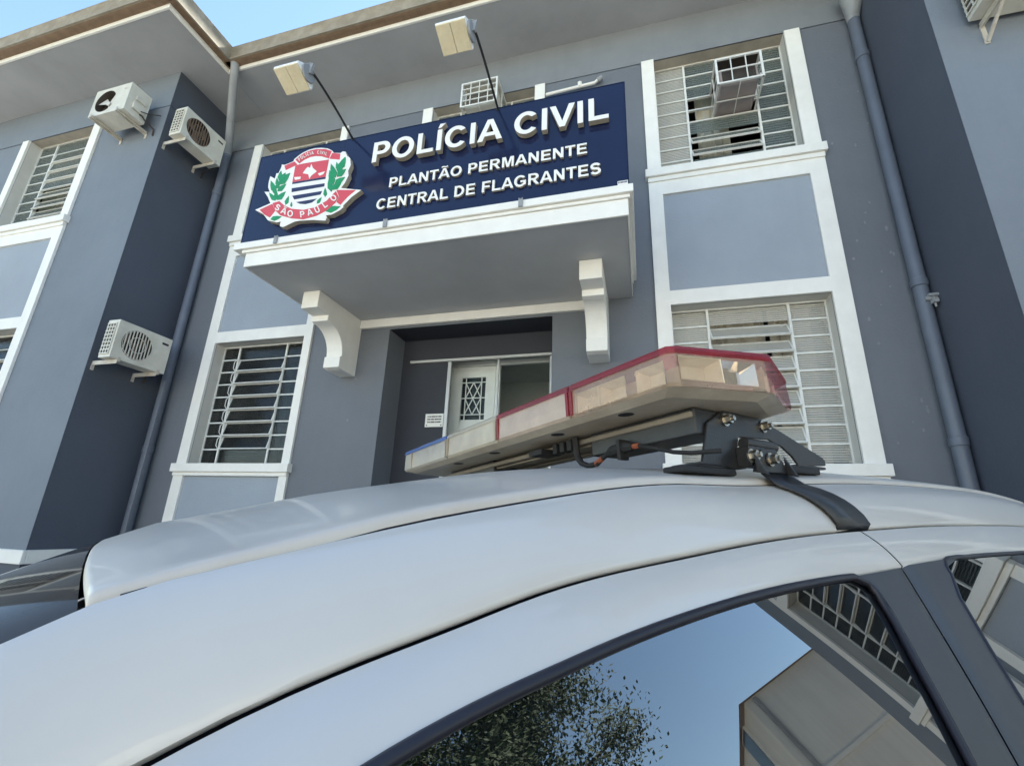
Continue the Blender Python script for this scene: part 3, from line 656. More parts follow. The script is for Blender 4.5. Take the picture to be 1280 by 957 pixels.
# ---------------------------------------------------------------- floodlights over the sign
def floodlight(x, label):
    xr = x
    t = thing('floodlight', label, 'floodlight', (x, YSG, 5.45), 'floodlights on arms above the sign')
    b = MB(); pts = []
    for i in range(13):
        k = i / 12; pts.append((0.0 * k, .02 - .74 * k, -.02 + .10 * math.sin(k * math.pi / 2) + .03 * k))
    b.tube(pts, .012, 8); b.build('arm', M['black'], t, 'auto')
    b = MB(); b.box(-.018, .018, -.004, .03, -.035, .0); b.build('wall_plate', M['black'], t)
    hx, hy, hz = -.16, -.74, .06
    # head: extruded tapered housing with an end plate, glass facing down and back to the sign
    tl = Matrix.Translation((hx, hy, hz)) @ Matrix.Rotation(R(-24), 4, 'X')
    prof = [(-.12, -.055), (.12, -.055), (.125, -.03), (.075, .06), (.0, .085), (-.075, .06), (-.125, -.03)]
    h = MB(); h.prism(prof, 'x', -.15, .13); h.v = [tuple(tl @ Vector(p)) for p in h.v]; h.build('housing', M['white_metal'], t, bevel=.008)
    h = MB()
    for a, c in ((-.145, -.012), (-.008, .125)): h.box(a, c, -.115, .115, -.072, -.053)
    h.v = [tuple(tl @ Vector(p)) for p in h.v]; h.build('diffuser', M['lamp_glass'], t, bevel=.006)
    h = MB(); h.prism([(.085 * math.cos(a), .01 + .085 * math.sin(a)) for a in [k * math.pi / 8 for k in range(16)]], 'x', .131, .15); h.v = [tuple(tl @ Vector(p)) for p in h.v]; h.build('end_plate', M['pipe_grey'], t, bevel=.003)
    h = MB(); h.bar((hx + .155, hy, hz), (hx + .165, hy, hz + .12), .02, .04); h.bar((hx + .165, hy, hz + .12), (hx - .02, hy, hz + .13), .03, .01); h.tube([(hx + .16, hy, hz + .05), (.0, -.70, .10)], .014, 6); h.build('yoke', M['pipe_grey'], t)
floodlight(-2.93, 'floodlight on black arm over the emblem end of the sign')
floodlight(-1.25, 'floodlight on black arm over the middle of the sign letters')

# ---------------------------------------------------------------- air conditioners
def circ(cx, cz, r, n=32, a0=0): return [(cx + r * math.cos(a0 + 2 * math.pi * k / n), cz + r * math.sin(a0 + 2 * math.pi * k / n)) for k in range(n)]
def condenser(label, w_, h_, d_, mtx, fan_x, broken=False, grille='ac', brace=False, side_grille=-1, gap=.12):
    """origin: bottom centre of the back, at the wall; local -y is the front"""
    t = thing('air_conditioner', label, 'air conditioner', (0, 0, 0), 'air conditioner outdoor units')
    t.matrix_world = mtx
    y0, y1 = -gap - d_, -gap; r = min(h_ * .40, .2); n = 32; cz = h_ / 2
    b = MB()
    b.box(-w_ / 2, w_ / 2, y0 + .12, y1, 0, h_)
    # front shell with a round opening
    ci = circ(fan_x, cz, r, n); ou = []
    for x, z in ci:
        dx, dz = x - fan_x, z - cz
        sc = min(((w_ / 2 - fan_x) if dx > 0 else (w_ / 2 + fan_x)) / max(abs(dx), 1e-6), (h_ / 2) / max(abs(dz), 1e-6)); ou.append((fan_x + dx * sc, cz + dz * sc))
    # add corners by snapping the closest outline points
    for c in ((-w_ / 2, 0), (w_ / 2, 0), (w_ / 2, h_), (-w_ / 2, h_)):
        i = min(range(n), key=lambda k: (ou[k][0] - c[0]) ** 2 + (ou[k][1] - c[1]) ** 2); ou[i] = c
    for k in range(n):
        k2 = (k + 1) % n
        b.quad((ci[k][0], y0, ci[k][1]), (ci[k2][0], y0, ci[k2][1]), (ou[k2][0], y0, ou[k2][1]), (ou[k][0], y0, ou[k][1]))
        b.quad((ou[k][0], y0, ou[k][1]), (ou[k2][0], y0, ou[k2][1]), (ou[k2][0], y0 + .12, ou[k2][1]), (ou[k][0], y0 + .12, ou[k][1]))
        b.quad((ci[k][0], y0, ci[k][1]), (ci[k2][0], y0, ci[k2][1]), (ci[k2][0], y0 + .1, ci[k2][1]), (ci[k][0], y0 + .1, ci[k][1]), 1)
    b.prism(circ(fan_x, cz, r + .002, n), 'y', y0 + .10, y0 + .119, 1)
    b.build('casing', [M['ac'], M['ac_dark']], t)
    f = MB()
    for k in range(3):
        a = k * 2 * math.pi / 3 + .5; ux, uz = math.cos(a), math.sin(a)
        f.add([(fan_x + ux * .03 - uz * .02, y0 + .05, cz + uz * .03 + ux * .02), (fan_x + ux * r * .9 - uz * .09, y0 + .035, cz + uz * r * .9 + ux * .09), (fan_x + ux * r * .9 + uz * .07, y0 + .075, cz + uz * r * .9 - ux * .07), (fan_x + ux * .03 + uz * .02, y0 + .07, cz + uz * .03 - ux * .02)], [(0, 1, 2, 3)])
    f.prism(circ(fan_x, cz, .035, 12), 'y', y0 + .04, y0 + .09)
    f.build('fan', M['reveal'] if broken else M['ac_brown'], t)
    if not broken:
        gm = MB()
        for k in range(-4, 5):
            x = k * r / 5; z = math.sqrt(max(r * r - x * x, 0)) - .004
            gm.box(fan_x + x - .006, fan_x + x + .006, y0 - .006, y0 + .004, cz - z, cz + z, 0)
        for rr in (r - .012, r * .5):
            c1, c2 = circ(fan_x, cz, rr, n), circ(fan_x, cz, rr + .008, n)
            for k in range(n):
                k2 = (k + 1) % n; gm.quad((c1[k][0], y0 - .008, c1[k][1]), (c1[k2][0], y0 - .008, c1[k2][1]), (c2[k2][0], y0 - .008, c2[k2][1]), (c2[k][0], y0 - .008, c2[k][1]))
        gm.build('fan_grille', M[grille], t)
    sx = side_grille * w_ / 2
    gm = MB()
    if not broken:
        gm.box(*sorted((sx, sx + side_grille * .004)), y0 + .04, y1 - .02, .05, h_ - .05, 1)
        for k in range(9):
            z = .05 + (h_ - .1) * k / 8; gm.box(*sorted((sx + side_grille * .002, sx + side_grille * .014)), y0 + .03, y1 - .012, z - .007, z + .007)
        for k in range(4):
            yy = y0 + .04 + (d_ - .06) * k / 3; gm.box(*sorted((sx + side_grille * .003, sx + side_grille * .011)), yy - .006, yy + .006, .05, h_ - .05)
    gm2 = None
    if not broken: gm.build('side_grille', [M['ac'], M['ac_dark']], t)
    # service cover and badge
    q = MB(); sx2 = -side_grille * w_ / 2
    q.box(*sorted((sx2, sx2 - side_grille * .03)), y0 + .08, y1 - .05, .10, h_ * .45); q.box(*sorted((sx2, sx2 - side_grille * .022)), y0 + .1, y1 - .06, h_ * .55, h_ * .68); q.build('service_cover', M['ac'], t, bevel=.008)
    q = MB(); q.box(w_ / 2 - .13, w_ / 2 - .04, y0 - .002, y0, h_ * .78, h_ * .84); q.build('badge', M['dark_plastic'] if not broken else M['bracket'], t)
    q = MB(); hx = w_ / 2 * -side_grille
    q.tube([(hx - .015, y1 - .09, h_ * .2), (hx + .035 * -side_grille, y1 - .085, h_ * .16), (hx + .05 * -side_grille, y1 - .02, h_ * .05), (hx + .05 * -side_grille, -.02, h_ * .02), (hx + .05 * -side_grille, -.012, -.10)], .012, 7); q.tube([(hx - .015, y1 - .12, h_ * .3), (hx + .045 * -side_grille, y1 - .10, h_ * .26), (hx + .075 * -side_grille, y1 - .03, h_ * .30), (hx + .09 * -side_grille, -.01, h_ * .55)], .007, 6); q.build('refrigerant_hose', M['ac_dark'], t, 'auto')
    for x in (-w_ * .36, w_ * .36):
        q = MB(); q.box(x - .018, x + .018, y0 - .02, -.002, -.035, -.004); q.box(x - .018, x + .018, -.012, -.002, -.24 if brace else -.12, -.004); q.box(x - .017, x + .017, y0 - .026, y0 - .021, -.035, .03)
        if brace: q.bar((x, y0 + .06, -.037), (x, -.02, -.225), .022, .022)
        q.box(x - .018, x - .013, y0 - .02, -.013, -.06, -.0355); q.build('bracket', M['bracket'], t)
    return t
Rr = Matrix.Translation((XL, -.69, 6.83)) @ Matrix.Rotation(R(90), 4, 'Z')
condenser('weathered outdoor unit high on the dark return wall beside the left downpipe', .70, .50, .22, Rr, -.10, gap=.20, grille='ac_brown')
condenser('lower outdoor unit on the dark return wall, mid height beside the left downpipe', .72, .515, .20, Matrix.Translation((XL, -.69, 3.27)) @ Matrix.Rotation(R(90), 4, 'Z'), -.08, gap=.22)
condenser('outdoor unit with an open fan hole near the top corner of the left wing front', .72, .50, .30, Matrix.Translation((-7.42, YW, 7.02)), -.10, broken=True, gap=.13)
condenser('outdoor unit bracketed on the right wing front, at the top right corner', .80, .58, .32, Matrix.Translation((3.375, YW, 5.84)), .0, gap=.05, brace=True)
def window_ac(label, x0, x1, y0, y1, z0, z1, nv, nh, loc, dark):
    t = thing('window_air_conditioner', label, 'window air conditioner', (x0, y1, z0), 'caged window air conditioners')
    W, D, H = x1 - x0, y1 - y0, z1 - z0
    c = MB(); s_ = .011
    for x in (0, W):
        for z in (0, H): c.bar((x, 0, z), (x, -D, z), s_ * 2, s_ * 2)
        for z in (H * .5,): c.bar((x, 0, z), (x, -D, z), s_, s_)
        c.bar((x, -D, -s_), (x, -D, H + s_), s_ * 2.2, s_ * 2.2)
        for k in (2,): c.bar((x, -D * k / 4, 0), (x, -D * k / 4, H), s_, s_)
    for z in (0, H): c.bar((0, -D, z), (W, -D, z), s_ * 2, s_ * 2)
    for i in range(1, nv): c.bar((W * i / nv, -D, 0), (W * i / nv, -D, H), s_, s_)
    for i in range(1, nh): c.bar((0, -D - .004, H * i / nh), (W, -D - .004, H * i / nh), s_, s_)
    for k in (2,): c.bar((0, -D * k / 4, -.004), (W, -D * k / 4, -.004), s_, s_)
    for i in (2,): c.bar((W * i / 4, 0, -.012), (W * i / 4, -D, -.012), s_ * .8, s_ * .8)
    c.build('cage', M['steel'], t)
    q = MB(); q.box(-.01, W + .01, -D + .01, .02, H + .014, H + .020); q.build('shade_sheet', M['ac_dark'] if nv == 3 else M['ac'], t)  # added top sheet; dark colour stands in for shadow inside the first cage
    q = MB(); q.box(.03, W - .03, -D * .92, .15, .02, H * .74); q.build('casing', dark, t, bevel=.03)
    q = MB()
    for i in range(12): z = .06 + (H * .74 - .1) * i / 12; q.box(.06, W - .06, -D * .92 - .004, -D * .92 + .002, z, z + .01)
    q.build('louvre', M['ac_dark'], t)
window_ac('caged window unit poking out of the upper right window beside the sign', 1.07, 1.56, -.32, .19, 6.512, 6.885, 3, 2, None, mat('ac_body_faded', (.36, .31, .295), .6, var=.15, vscale=8))
window_ac('white caged window unit peeking over the top edge of the sign', -2.25, -1.73, -.30, .19, 7.03, 7.445, 4, 4, None, M['ac'])

# ---------------------------------------------------------------- pipes
def downpipe(x, y, label, joints, zt, funnel):
    t = thing('downpipe', label, 'drain pipe', (x, y, gz(x)), 'rainwater downpipes in the inner corners')
    z0 = gz(x); b = MB()
    pts = [(0, 0, .05), (0, 0, zt - z0 - .02)]
    b.tube(pts, .062, 16); b.build('pipe', M['pipe'], t, 'auto')
    for z in joints:
        q = MB(); q.tube([(0, 0, z - z0 - .05), (0, 0, z - z0 - .045), (0, 0, z - z0 + .03), (0, 0, z - z0 + .035)], [.063, .071, .071, .063], 16); q.build('collar', M['pipe'], t, 'auto')
    if funnel:
        q = MB(); q.tube([(0, 0, zt - z0 - .06), (0, 0, zt - z0), (-.02, -.10, zt - z0 + .2), (-.02, -.12, zt - z0 + .33)], [.066, .07, .12, .13], 16); q.build('hopper', M['pipe_grey'], t, 'auto')
    else:
        q = MB(); q.tube([(0, 0, zt - z0 - .05), (0, 0, zt - z0), (.06, -.06, zt - z0 + .12), (.66, -.69, ZS - z0 - .16), (.735, -.78, ZS - z0 - .02), (.735, -.80, ZS - z0 + .08)], [.066, .062, .06, .06, .06, .06], 14); q.build('elbow', M['pipe_grey'], t, 'auto')
    return t
pL = downpipe(XL + .18, -.09, 'painted downpipe in the left inner corner behind two outdoor units', (6.55, 2.26), 7.35, False)
q = MB(); z0 = gz(XL + .18)
q.tube([(.05, -.055, 3.30 - z0), (.09, -.075, 3.18 - z0), (.088, -.08, 2.2 - z0), (.085, -.08, .9 - z0)], .014, 7); q.build('drain_hose', M['pipe'], pL, 'auto')
pR = downpipe(2.672, -.085, 'painted downpipe in the right inner corner beside the window column', (6.765, 3.815, 2.262), 7.38, True)
q = MB(); z0 = gz(2.672); z = 3.60 - z0
q.box(-.02, .075, -.085, .08, z - .012, z + .02); q.box(.02, .06, -.12, -.06, z - .05, z - .013); q.tube([(.04, -.09, z - .09), (.04, -.09, z + .05)], .009, 6); q.box(.0, .075, -.11, -.07, z + .02, z + .045); q.build('clamp', M['pipe_grey'], pR)
cp = thing('conduit_pipe', 'short white conduit with end caps above the right end of the sign', 'pipe', (-1.10, -.05, 7.23))
q = MB(); q.tube([(0.02, 0, 0), (.70, 0, .03), (.76, -.01, .07)], .022, 10); q.build('pipe', M['trim'], cp, 'auto')
q = MB(); q.tube([(.74, -.01, .05), (.80, -.01, .09)], .034, 10); q.build('end_cap', M['pipe_grey'], cp, 'auto')
q = MB(); q.tube([(.50, -.0, .022), (.50, -.02, .075)], .03, 10); q.build('fitting', M['trim'], cp, 'auto')

# ---------------------------------------------------------------- car
F0 = Vector((-0.64266721, -0.76486107, -0.04434404)); L0 = Vector((0.7630468, -0.64419527, 0.05265023)); N0 = Vector((-0.06883633, 0, 0.99762797))
O0 = Vector((-.336, -3.930, 1.59)) - N0 * 1.53
CM = Matrix(((F0.x, L0.x, N0.x, O0.x), (F0.y, L0.y, N0.y, O0.y), (F0.z, L0.z, N0.z, O0.z), (0, 0, 0, 1)))
CAR = thing('police_car', 'white hatchback police car parked nose out in front of the station', 'car', group=None)
CAR.matrix_world = CM
ZD = spline([(-2.5, 1.375), (-2.0, 1.405), (-1.5, 1.42), (-1.0, 1.42), (-.5, 1.410), (-.2, 1.396), (-.1, 1.393), (.017, 1.391), (.156, 1.380), (.263, 1.366), (.37, 1.35), (.454, 1.335), (.509, 1.322), (.602, 1.30), (.656, 1.284), (.70, 1.262), (.9, 1.15), (1.25, .96)])
CRN = spline([(-2.4, .06), (-1, .075), (-.4, .070), (0, .060), (.3, .053), (.55, .054), (.72, .06)])
ZG = spline([(-2.5, 1.27), (-2.0, 1.29), (-1.72, 1.303), (-1.2, 1.314), (-.684, 1.318), (-.456, 1.316), (-.235, 1.313), (-.015, 1.304), (.143, 1.293), (.258, 1.284), (.347, 1.272), (.418, 1.258), (.497, 1.243), (.556, 1.229), (.62, 1.208), (.8, 1.125), (1.0, 1.02), (1.2, .92)])
ZW = spline([(-2.5, 1.17), (-2., 1.21), (-1.286, 1.237), (-.9, 1.247), (-.62, 1.25), (-.215, 1.2485), (-.147, 1.2488), (-.028, 1.248), (.104, 1.2433), (.213, 1.2362), (.294, 1.2288), (.361, 1.2209), (.414, 1.2143), (.458, 1.2073), (.502, 1.1984), (.6, 1.168), (.8, 1.07), (1.0, .95)])
def YD_(x): return .5 + max(0, x - .62) ** 1.0 * .27
def YG_(x): return .57 + max(0, x - .66) * .30
def YS_(z): t = 1.245 - z; return .61 + .47 * t - .15 * t * t
def YW_(x): return YS_(ZW(x))
def lin(a, b, n): return [a + (b - a) * i / (n - 1) for i in range(n)]
# roof panel
XFR = lambda yv: .685 - .037 * (abs(yv) / .5) ** 2.4
P = []
ys = [-.5, -.4999, -.4993, -.498, -.496, -.493] + lin(-.48, .48, 33) + [.493, .496, .498, .4993, .4999, .5]
for i in range(61):
    row = []
    for yv in ys:
        s_ = (i / 60); xf = XFR(yv); x = -2.3 + (xf + 2.3) * s_
        xx = min(x, .70); z = ZD(xx) + CRN(xx) * (1 - (yv / .5) ** 2)
        if x > .6: z -= (x - .6) ** 2 * .5 * (1 - (yv / .5) ** 2) * 0
        e = .5 - abs(yv); drop = 0
        if e < .007: drop = .007 - math.sqrt(max(.007 ** 2 - (.007 - e) ** 2, 0))
        if e < 1e-6: drop = .011
        row.append((x, yv, z - drop + .004))
    P.append(row)
last = P[-1]
P.append([(x + .003, y_, z - .003) for x, y_, z in last]); P.append([(x + .0035, y_, z - .009) for x, y_, z in last])
MB().grid(P).build('roof', M['car_roof'], CAR, 'open')
# side rails (A pillar to rear), both sides
def rail(s_, x):
    yd, zd_, yg, zg_ = YD_(x), ZD(x) - .003 - .006 * max(0, min(1, (.60 - x) / .16)), YG_(x), ZG(x)
    row = [(x, s_ * (yd + .0035), zd_ - .014), (x, s_ * (yd + .0035), zd_ - .002)]
    for k in range(0, 13):
        t = k / 12; a = t * math.pi / 2
        yy = yd + .005 + (yg - yd - .005) * (.42 * t + .58 * math.sin(a)); zz = zg_ + (zd_ - zg_) * (.42 * (1 - t) + .58 * math.cos(a)); row.append((x, s_ * yy, zz))
    row += [(x, s_ * (yg + .0002), zg_ - .004), (x, s_ * (yg - .004), zg_ - .008), (x, s_ * (yg - .02), zg_ - .010)]
    return row
for s_ in (1, -1):
    MB().grid([rail(s_, x) for x in lin(-2.35, 1.2, 91)]).build('roof_rail', M['car'], CAR, 'open')
    b = MB(); b.grid([[(x, s_ * (YD_(x) - .003), ZD(x) - .003), (x, s_ * (YD_(x) - .0005), ZD(x) - .012), (x, s_ * (YD_(x) + .006), ZD(x) - .022)] for x in lin(-2.3, .635, 64)]); b.grid([[(x, s_ * (YG_(x) - .03), ZG(x) - .006), (x, s_ * (YG_(x) - .012), ZG(x) - .022), (x, s_ * (YG_(x) + .012), ZG(x) - .03)] for x in lin(-2.35, 1.2, 76)]); b.build('joint_seal', M['seal'], CAR, 'open')
# doors
def frame_row(s_, x, lo=None):
    yg, zg_, yw, zw_ = YG_(x) + .005, ZG(x) - .008, YW_(x), ZW(x)
    row = [(x, s_ * (yg - .012), zg_ - .012), (x, s_ * (yg - .002), zg_ - .002)]
    for k in range(7):
        t = k / 6; bul = .005 * math.sin(t * math.pi); row.append((x, s_ * (yg + (yw - yg) * t + bul * .8), zg_ + (zw_ - zg_) * t + bul * .6))
    row.append((x, s_ * (yw - .004), zw_ - .008))
    return row
DG = [(-.377, 1.32), (-.432, 1.247), (-.391, 1.158), (-.356, 1.076), (-.33, 1.02), (-.28, .90), (-.26, .80)]   # front/rear door gap
WR = [(-.180, 1.2505), (-.222, 1.246), (-.249, 1.236), (-.258, 1.222), (-.249, 1.185), (-.230, 1.144), (-.219, 1.112), (-.200, 1.065), (-.185, 1.03), (-.14, .93)]
RW = [(-.75, 1.249), (-.68, 1.249), (-.65, 1.245), (-.628, 1.236), (-.615, 1.22), (-.564, 1.188), (-.515, 1.117), (-.48, 1.05), (-.42, .93)]
belt = .93
def interp(pl, z):
    pl = sorted(pl, key=lambda p: p[1])
    for (xa, za), (xb, zb) in zip(pl, pl[1:]):
        if za <= z <= zb: return xa + (xb - xa) * (z - za) / max(zb - za, 1e-9)
    return pl[0][0] if z < pl[0][1] else pl[-1][0]
def xgap(z): return interp(DG, z)
def lower_row(x, s_, n=9):
    prof = [(YS_(belt) + .004, belt), (.765, .90), (.79, .80), (.80, .72), (.825, .60), (.825, .45), (.80, .32), (.775, .22)]
    k = 1 - max(0, x - .9) ** 2 * .12 - max(0, -1.6 - x) ** 2 * .2
    return [(x, s_ * yv * k, z - max(0, x - .8) * .06) for yv, z in prof]
for s_ in (1, -1):
    # front door: upper frame with slanted rear edge, white up to the black pillar cover
    rows = []
    for x in [None] + lin(-.36, 1.15, 60):
        if x is None:
            r0 = frame_row(s_, -.40); rows.append([(interp(DG, max(min(p[2], 1.32), 1.247)) + .003, p[1], p[2]) for p in r0])
        else: rows.append(frame_row(s_, x))
    b = MB(); b.grid(rows); b.grid([lower_row(x, s_) for x in lin(-.27, 1.05, 20)])
    fd = b.build('front_door', M['car'], CAR, 'open')
    q = MB(); q.grid([[(x, s_ * (YW_(x) + .0035 - .006 * j), ZW(x) + .002 - .005 * j) for j in (0, .6, 1.2)] for x in lin(-.215, .98, 60)])
    pts = [(x, s_ * (YW_(x) + .001), ZW(x) - .002) for x in lin(.98, -.18, 60)] + [(x, s_ * (YS_(z) + .001), z) for x, z in WR[1:]]
    q.tube(pts, .0052, 8); q.build('window_seal', M['seal'], fd, 'open')
    # glass
    P = []
    zs_ = lin(belt, 1.247, 16)
    def xfront(z):
        lo, hi = -.2, 1.05
        for _ in range(30):
            mid_ = (lo + hi) / 2
            if ZW(mid_) > z: lo = mid_
            else: hi = mid_
        return lo
    for z in zs_:
        xa, xb = interp(WR, z) - .002, xfront(z)
        P.append([(xa + (xb - xa) * i / 14, s_ * (YS_(z) - .004 + max(0, xa + (xb - xa) * i / 14 - .6) * .2), z) for i in range(15)])
    MB().grid(P).build('window_glass', M['car_glass'], fd, 'open')
    # chromeless inner trim strip on the rear edge of the glass
    q = MB(); P = [[(interp(WR, z) - a, s_ * (YS_(z) + .002 - abs(a - .006) * .4), z) for a in (-.001, .006, .013)] for z in lin(belt, 1.20, 24)]
    q.grid(P); q.build('glass_run', M['dark_plastic'], fd, 'open')
    P = []
    for z in lin(belt, 1.2465, 24):
        xa, xb = interp(DG, z) + .003, interp(WR, z) - .012; P.append([(xa + (xb - xa) * i / 6, s_ * (YS_(z) + .0025 - (.006 if i == 0 else 0)), z) for i in range(7)])
    MB().grid(P).build('pillar_cover', M['pillar'], fd, 'open')
    # rear door
    rows = []
    for x in [None] + lin(-.46, -2.33, 48):
        if x is None:
            r0 = frame_row(s_, -.40); rows.append([(interp(DG, max(min(p[2], 1.32), 1.247)) - .003, p[1], p[2]) for p in r0])
        else: rows.append(frame_row(s_, x))
    b = MB(); b.grid(rows); b.grid([lower_row(x, s_) for x in lin(-1.25, -.28, 14)])
    rd = b.build('rear_door', M['car'], CAR, 'open')
    P = []
    for z in lin(belt, 1.249, 24):
        xb, xa = interp(DG, z) - .003, interp(RW, z) + .001; P.append([(xa + (xb - xa) * i / 6, s_ * (YS_(z) + .0025 - (.006 if i == 6 else 0)), z) for i in range(7)])
    MB().grid(P).build('pillar_cover', M['pillar'], rd, 'open')
    P = []
    for z in lin(belt, 1.247, 14):
        xa, xb = interp(RW, z), -1.45 + (z - belt) * .4; P.append([(xa + (xb - xa) * i / 12, s_ * (YS_(z) - .003), z) for i in range(13)])
    MB().grid(P).build('window_glass', M['car_glass'], rd, 'open')
    q = MB(); q.tube([(x, s_ * (YS_(z) + .001), z) for x, z in RW[::-1]] + [(x, s_ * (YW_(x) + .001), ZW(x) - .002) for x in lin(-.8, -1.45, 20)], .0045, 8); q.build('window_seal', M['seal'], rd, 'open')
    b = MB(); P = [[(interp(DG, z) + .006, s_ * (YS_(z) - .008), z), (interp(DG, z) - .006, s_ * (YS_(z) - .008), z)] for z in lin(.8, 1.25, 10)]; P.append([(-.37, s_ * .588, 1.29), (-.40, s_ * .588, 1.29)]); P.append([(-.36, s_ * .56, 1.312), (-.39, s_ * .56, 1.312)])
    b.grid(P); b.build('door_gap', M['seal'], CAR, 'open')
    for x, dname in ((-.12, fd), (-1.05, rd)):
        q = MB(); q.tube([(x - .1, s_ * .792, .83), (x - .06, s_ * .83, .83), (x + .06, s_ * .83, .83), (x + .1, s_ * .792, .83)], .014, 8); q.build('handle', M['car'], dname, 'auto')
    q = MB(); q.prism([(.86, .92), (.98, .93), (.99, 1.03), (.90, 1.06), (.85, 1.0)], 'y', *sorted((s_ * .80, s_ * .95))); q.v = [(x, y_, z - .10) for x, y_, z in q.v]; q.build('mirror', M['dark_plastic'], fd, bevel=.02)
# windshield, bonnet, nose, tail
P = []
for i in range(15):
    t = i / 14; row = []
    for yv in lin(-1, 1, 21):
        yt, yb_ = .5 * yv, .68 * yv
        xt, zt = XFR(yt) + .005, ZD(.655) + .052 * (1 - yv * yv) - .006 - .014 * abs(yv) ** 6
        xb, zb = 1.36 - .16 * yv * yv, .97 - .03 * yv * yv
        bul = .022 * math.sin(t * math.pi); row.append((xt + (xb - xt) * t + bul * .4, yt + (yb_ - yt) * t, zt + (zb - zt) * t + bul))
    P.append(row)
MB().grid(P).build('windshield', M['windshield'], CAR, 'open')
P = []
for i in range(14):
    t = i / 13; x = 1.2 + .82 * t; row = []
    for yv in lin(-1, 1, 15): row.append((x - .10 * yv * yv * (.5 + t), .72 * yv * (1 - .12 * t), .965 - .20 * t ** 1.6 - .05 * yv * yv - .012 * t))
    P.append(row)
for dz in (.12, .35, .5): P.append([(x + .04 + dz * .1, y_ * 1.03, z - dz) for x, y_, z in P[13]])
MB().grid(P).build('bonnet', M['car'], CAR, 'open')
for s_ in (1, -1):
    b = MB(); b.grid([[(x, s_ * (.70 - max(0, x - 1.9) * .4), .93 - max(0, x - 1.2) * .22)] + [(p[0], p[1], p[2]) for p in lower_row(x, s_)[1:]] for x in lin(1.056, 2.05, 12)]); b.build('front_wing', M['car'], CAR, 'open')
    b = MB(); b.grid([lower_row(x, s_) for x in lin(-2.38, -1.256, 12)]); b.grid([[(x, s_ * (YS_(z) - .002 - max(0, -1.6 - x) * .15), z) for z in (belt, 1.05, 1.15, 1.245)] for x in lin(-2.33, -1.40, 10)]); b.build('rear_quarter', M['car'], CAR, 'open')
    q = MB(); q.prism([(1.72, .72), (1.98, .66), (2.02, .56), (1.80, .60)], 'y', *sorted((s_ * .46, s_ * .70))); q.build('headlight', M['lens_clear'], CAR, bevel=.02)
b = MB(); b.grid([[(-2.30 - .10 * math.sin(t * 3) - .05 * t, yv * (.5 + .25 * t), 1.385 - t * 1.1 + .05 * (1 - yv * yv)) for yv in lin(-1, 1, 11)] for t in lin(0, 1, 12)]); b.build('tailgate', M['car'], CAR, 'open')
b = MB(); b.box(-2.3, 1.9, -.76, .76, .16, .26); b.box(-1.9, 1.2, -.72, .72, .26, .9); b.build('underbody', M['dark_plastic'], CAR)
for x in (1.45, -1.05):
    for s_ in (1, -1):
        q = MB(); q.tube([(x, s_ * .62, .225), (x, s_ * .66, .225), (x, s_ * .80, .225), (x, s_ * .835, .225)], [.24, .285, .285, .25], 28); w_ = q.build('wheel', M['tyre'], CAR, 'auto')
        q = MB(); q.tube([(x, s_ * .83, .225), (x, s_ * .842, .225)], [.19, .17], 20); q.build('rim', M['rim'], w_, 'auto')

# ---------------------------------------------------------------- light bar
LB = thing('light_bar', 'dusty red, clear and blue emergency light bar clamped across the car roof', 'light bar'); LB.matrix_world = CM
ZB, ZL, ZT = 1.533, 1.594, 1.606
YSM = [.265, -.004, -.272]
def outline(y0, y1, end):
    if end == 1: return [(0, y0), (0, .502), (-.012, .513), (-.185, .568), (-.20, .572), (-.355, .522), (-.37, .50), (-.37, y0)]
    if end == -1: return [(0, y1), (-.37, y1), (-.37, -.57), (-.355, -.60), (-.20, -.645), (-.185, -.642), (-.012, -.594), (0, -.584)]
    return [(0, y0), (0, y1), (-.37, y1), (-.37, y0)]
g_ = .0025
mods = [(outline(YSM[0] + g_, 0, 1), 'lens_red', 'cap_red'), (outline(YSM[1] + g_, YSM[0] - g_, 0), 'lens_red', 'cap_red'), (outline(YSM[2] + g_, YSM[1] - g_, 0), 'lens_clear', 'cap_clear'), (outline(0, YSM[2] - g_, -1), 'lens_blue', 'cap_blue')]
def inset(p, k):
    cx = -.185; cy = sum(q[1] for q in p) / len(p)
    return [(cx + (x - cx) * (1 - k * 2.6), cy + (y_ - cy) * (1 - k)) for x, y_ in p]
M['lens_red_mid'] = lens_mat('lens_red_mid', (.96, .86, .78), .7, .28, (.66, .53, .42))
mods[1] = (mods[1][0], 'lens_red_mid', 'cap_red')
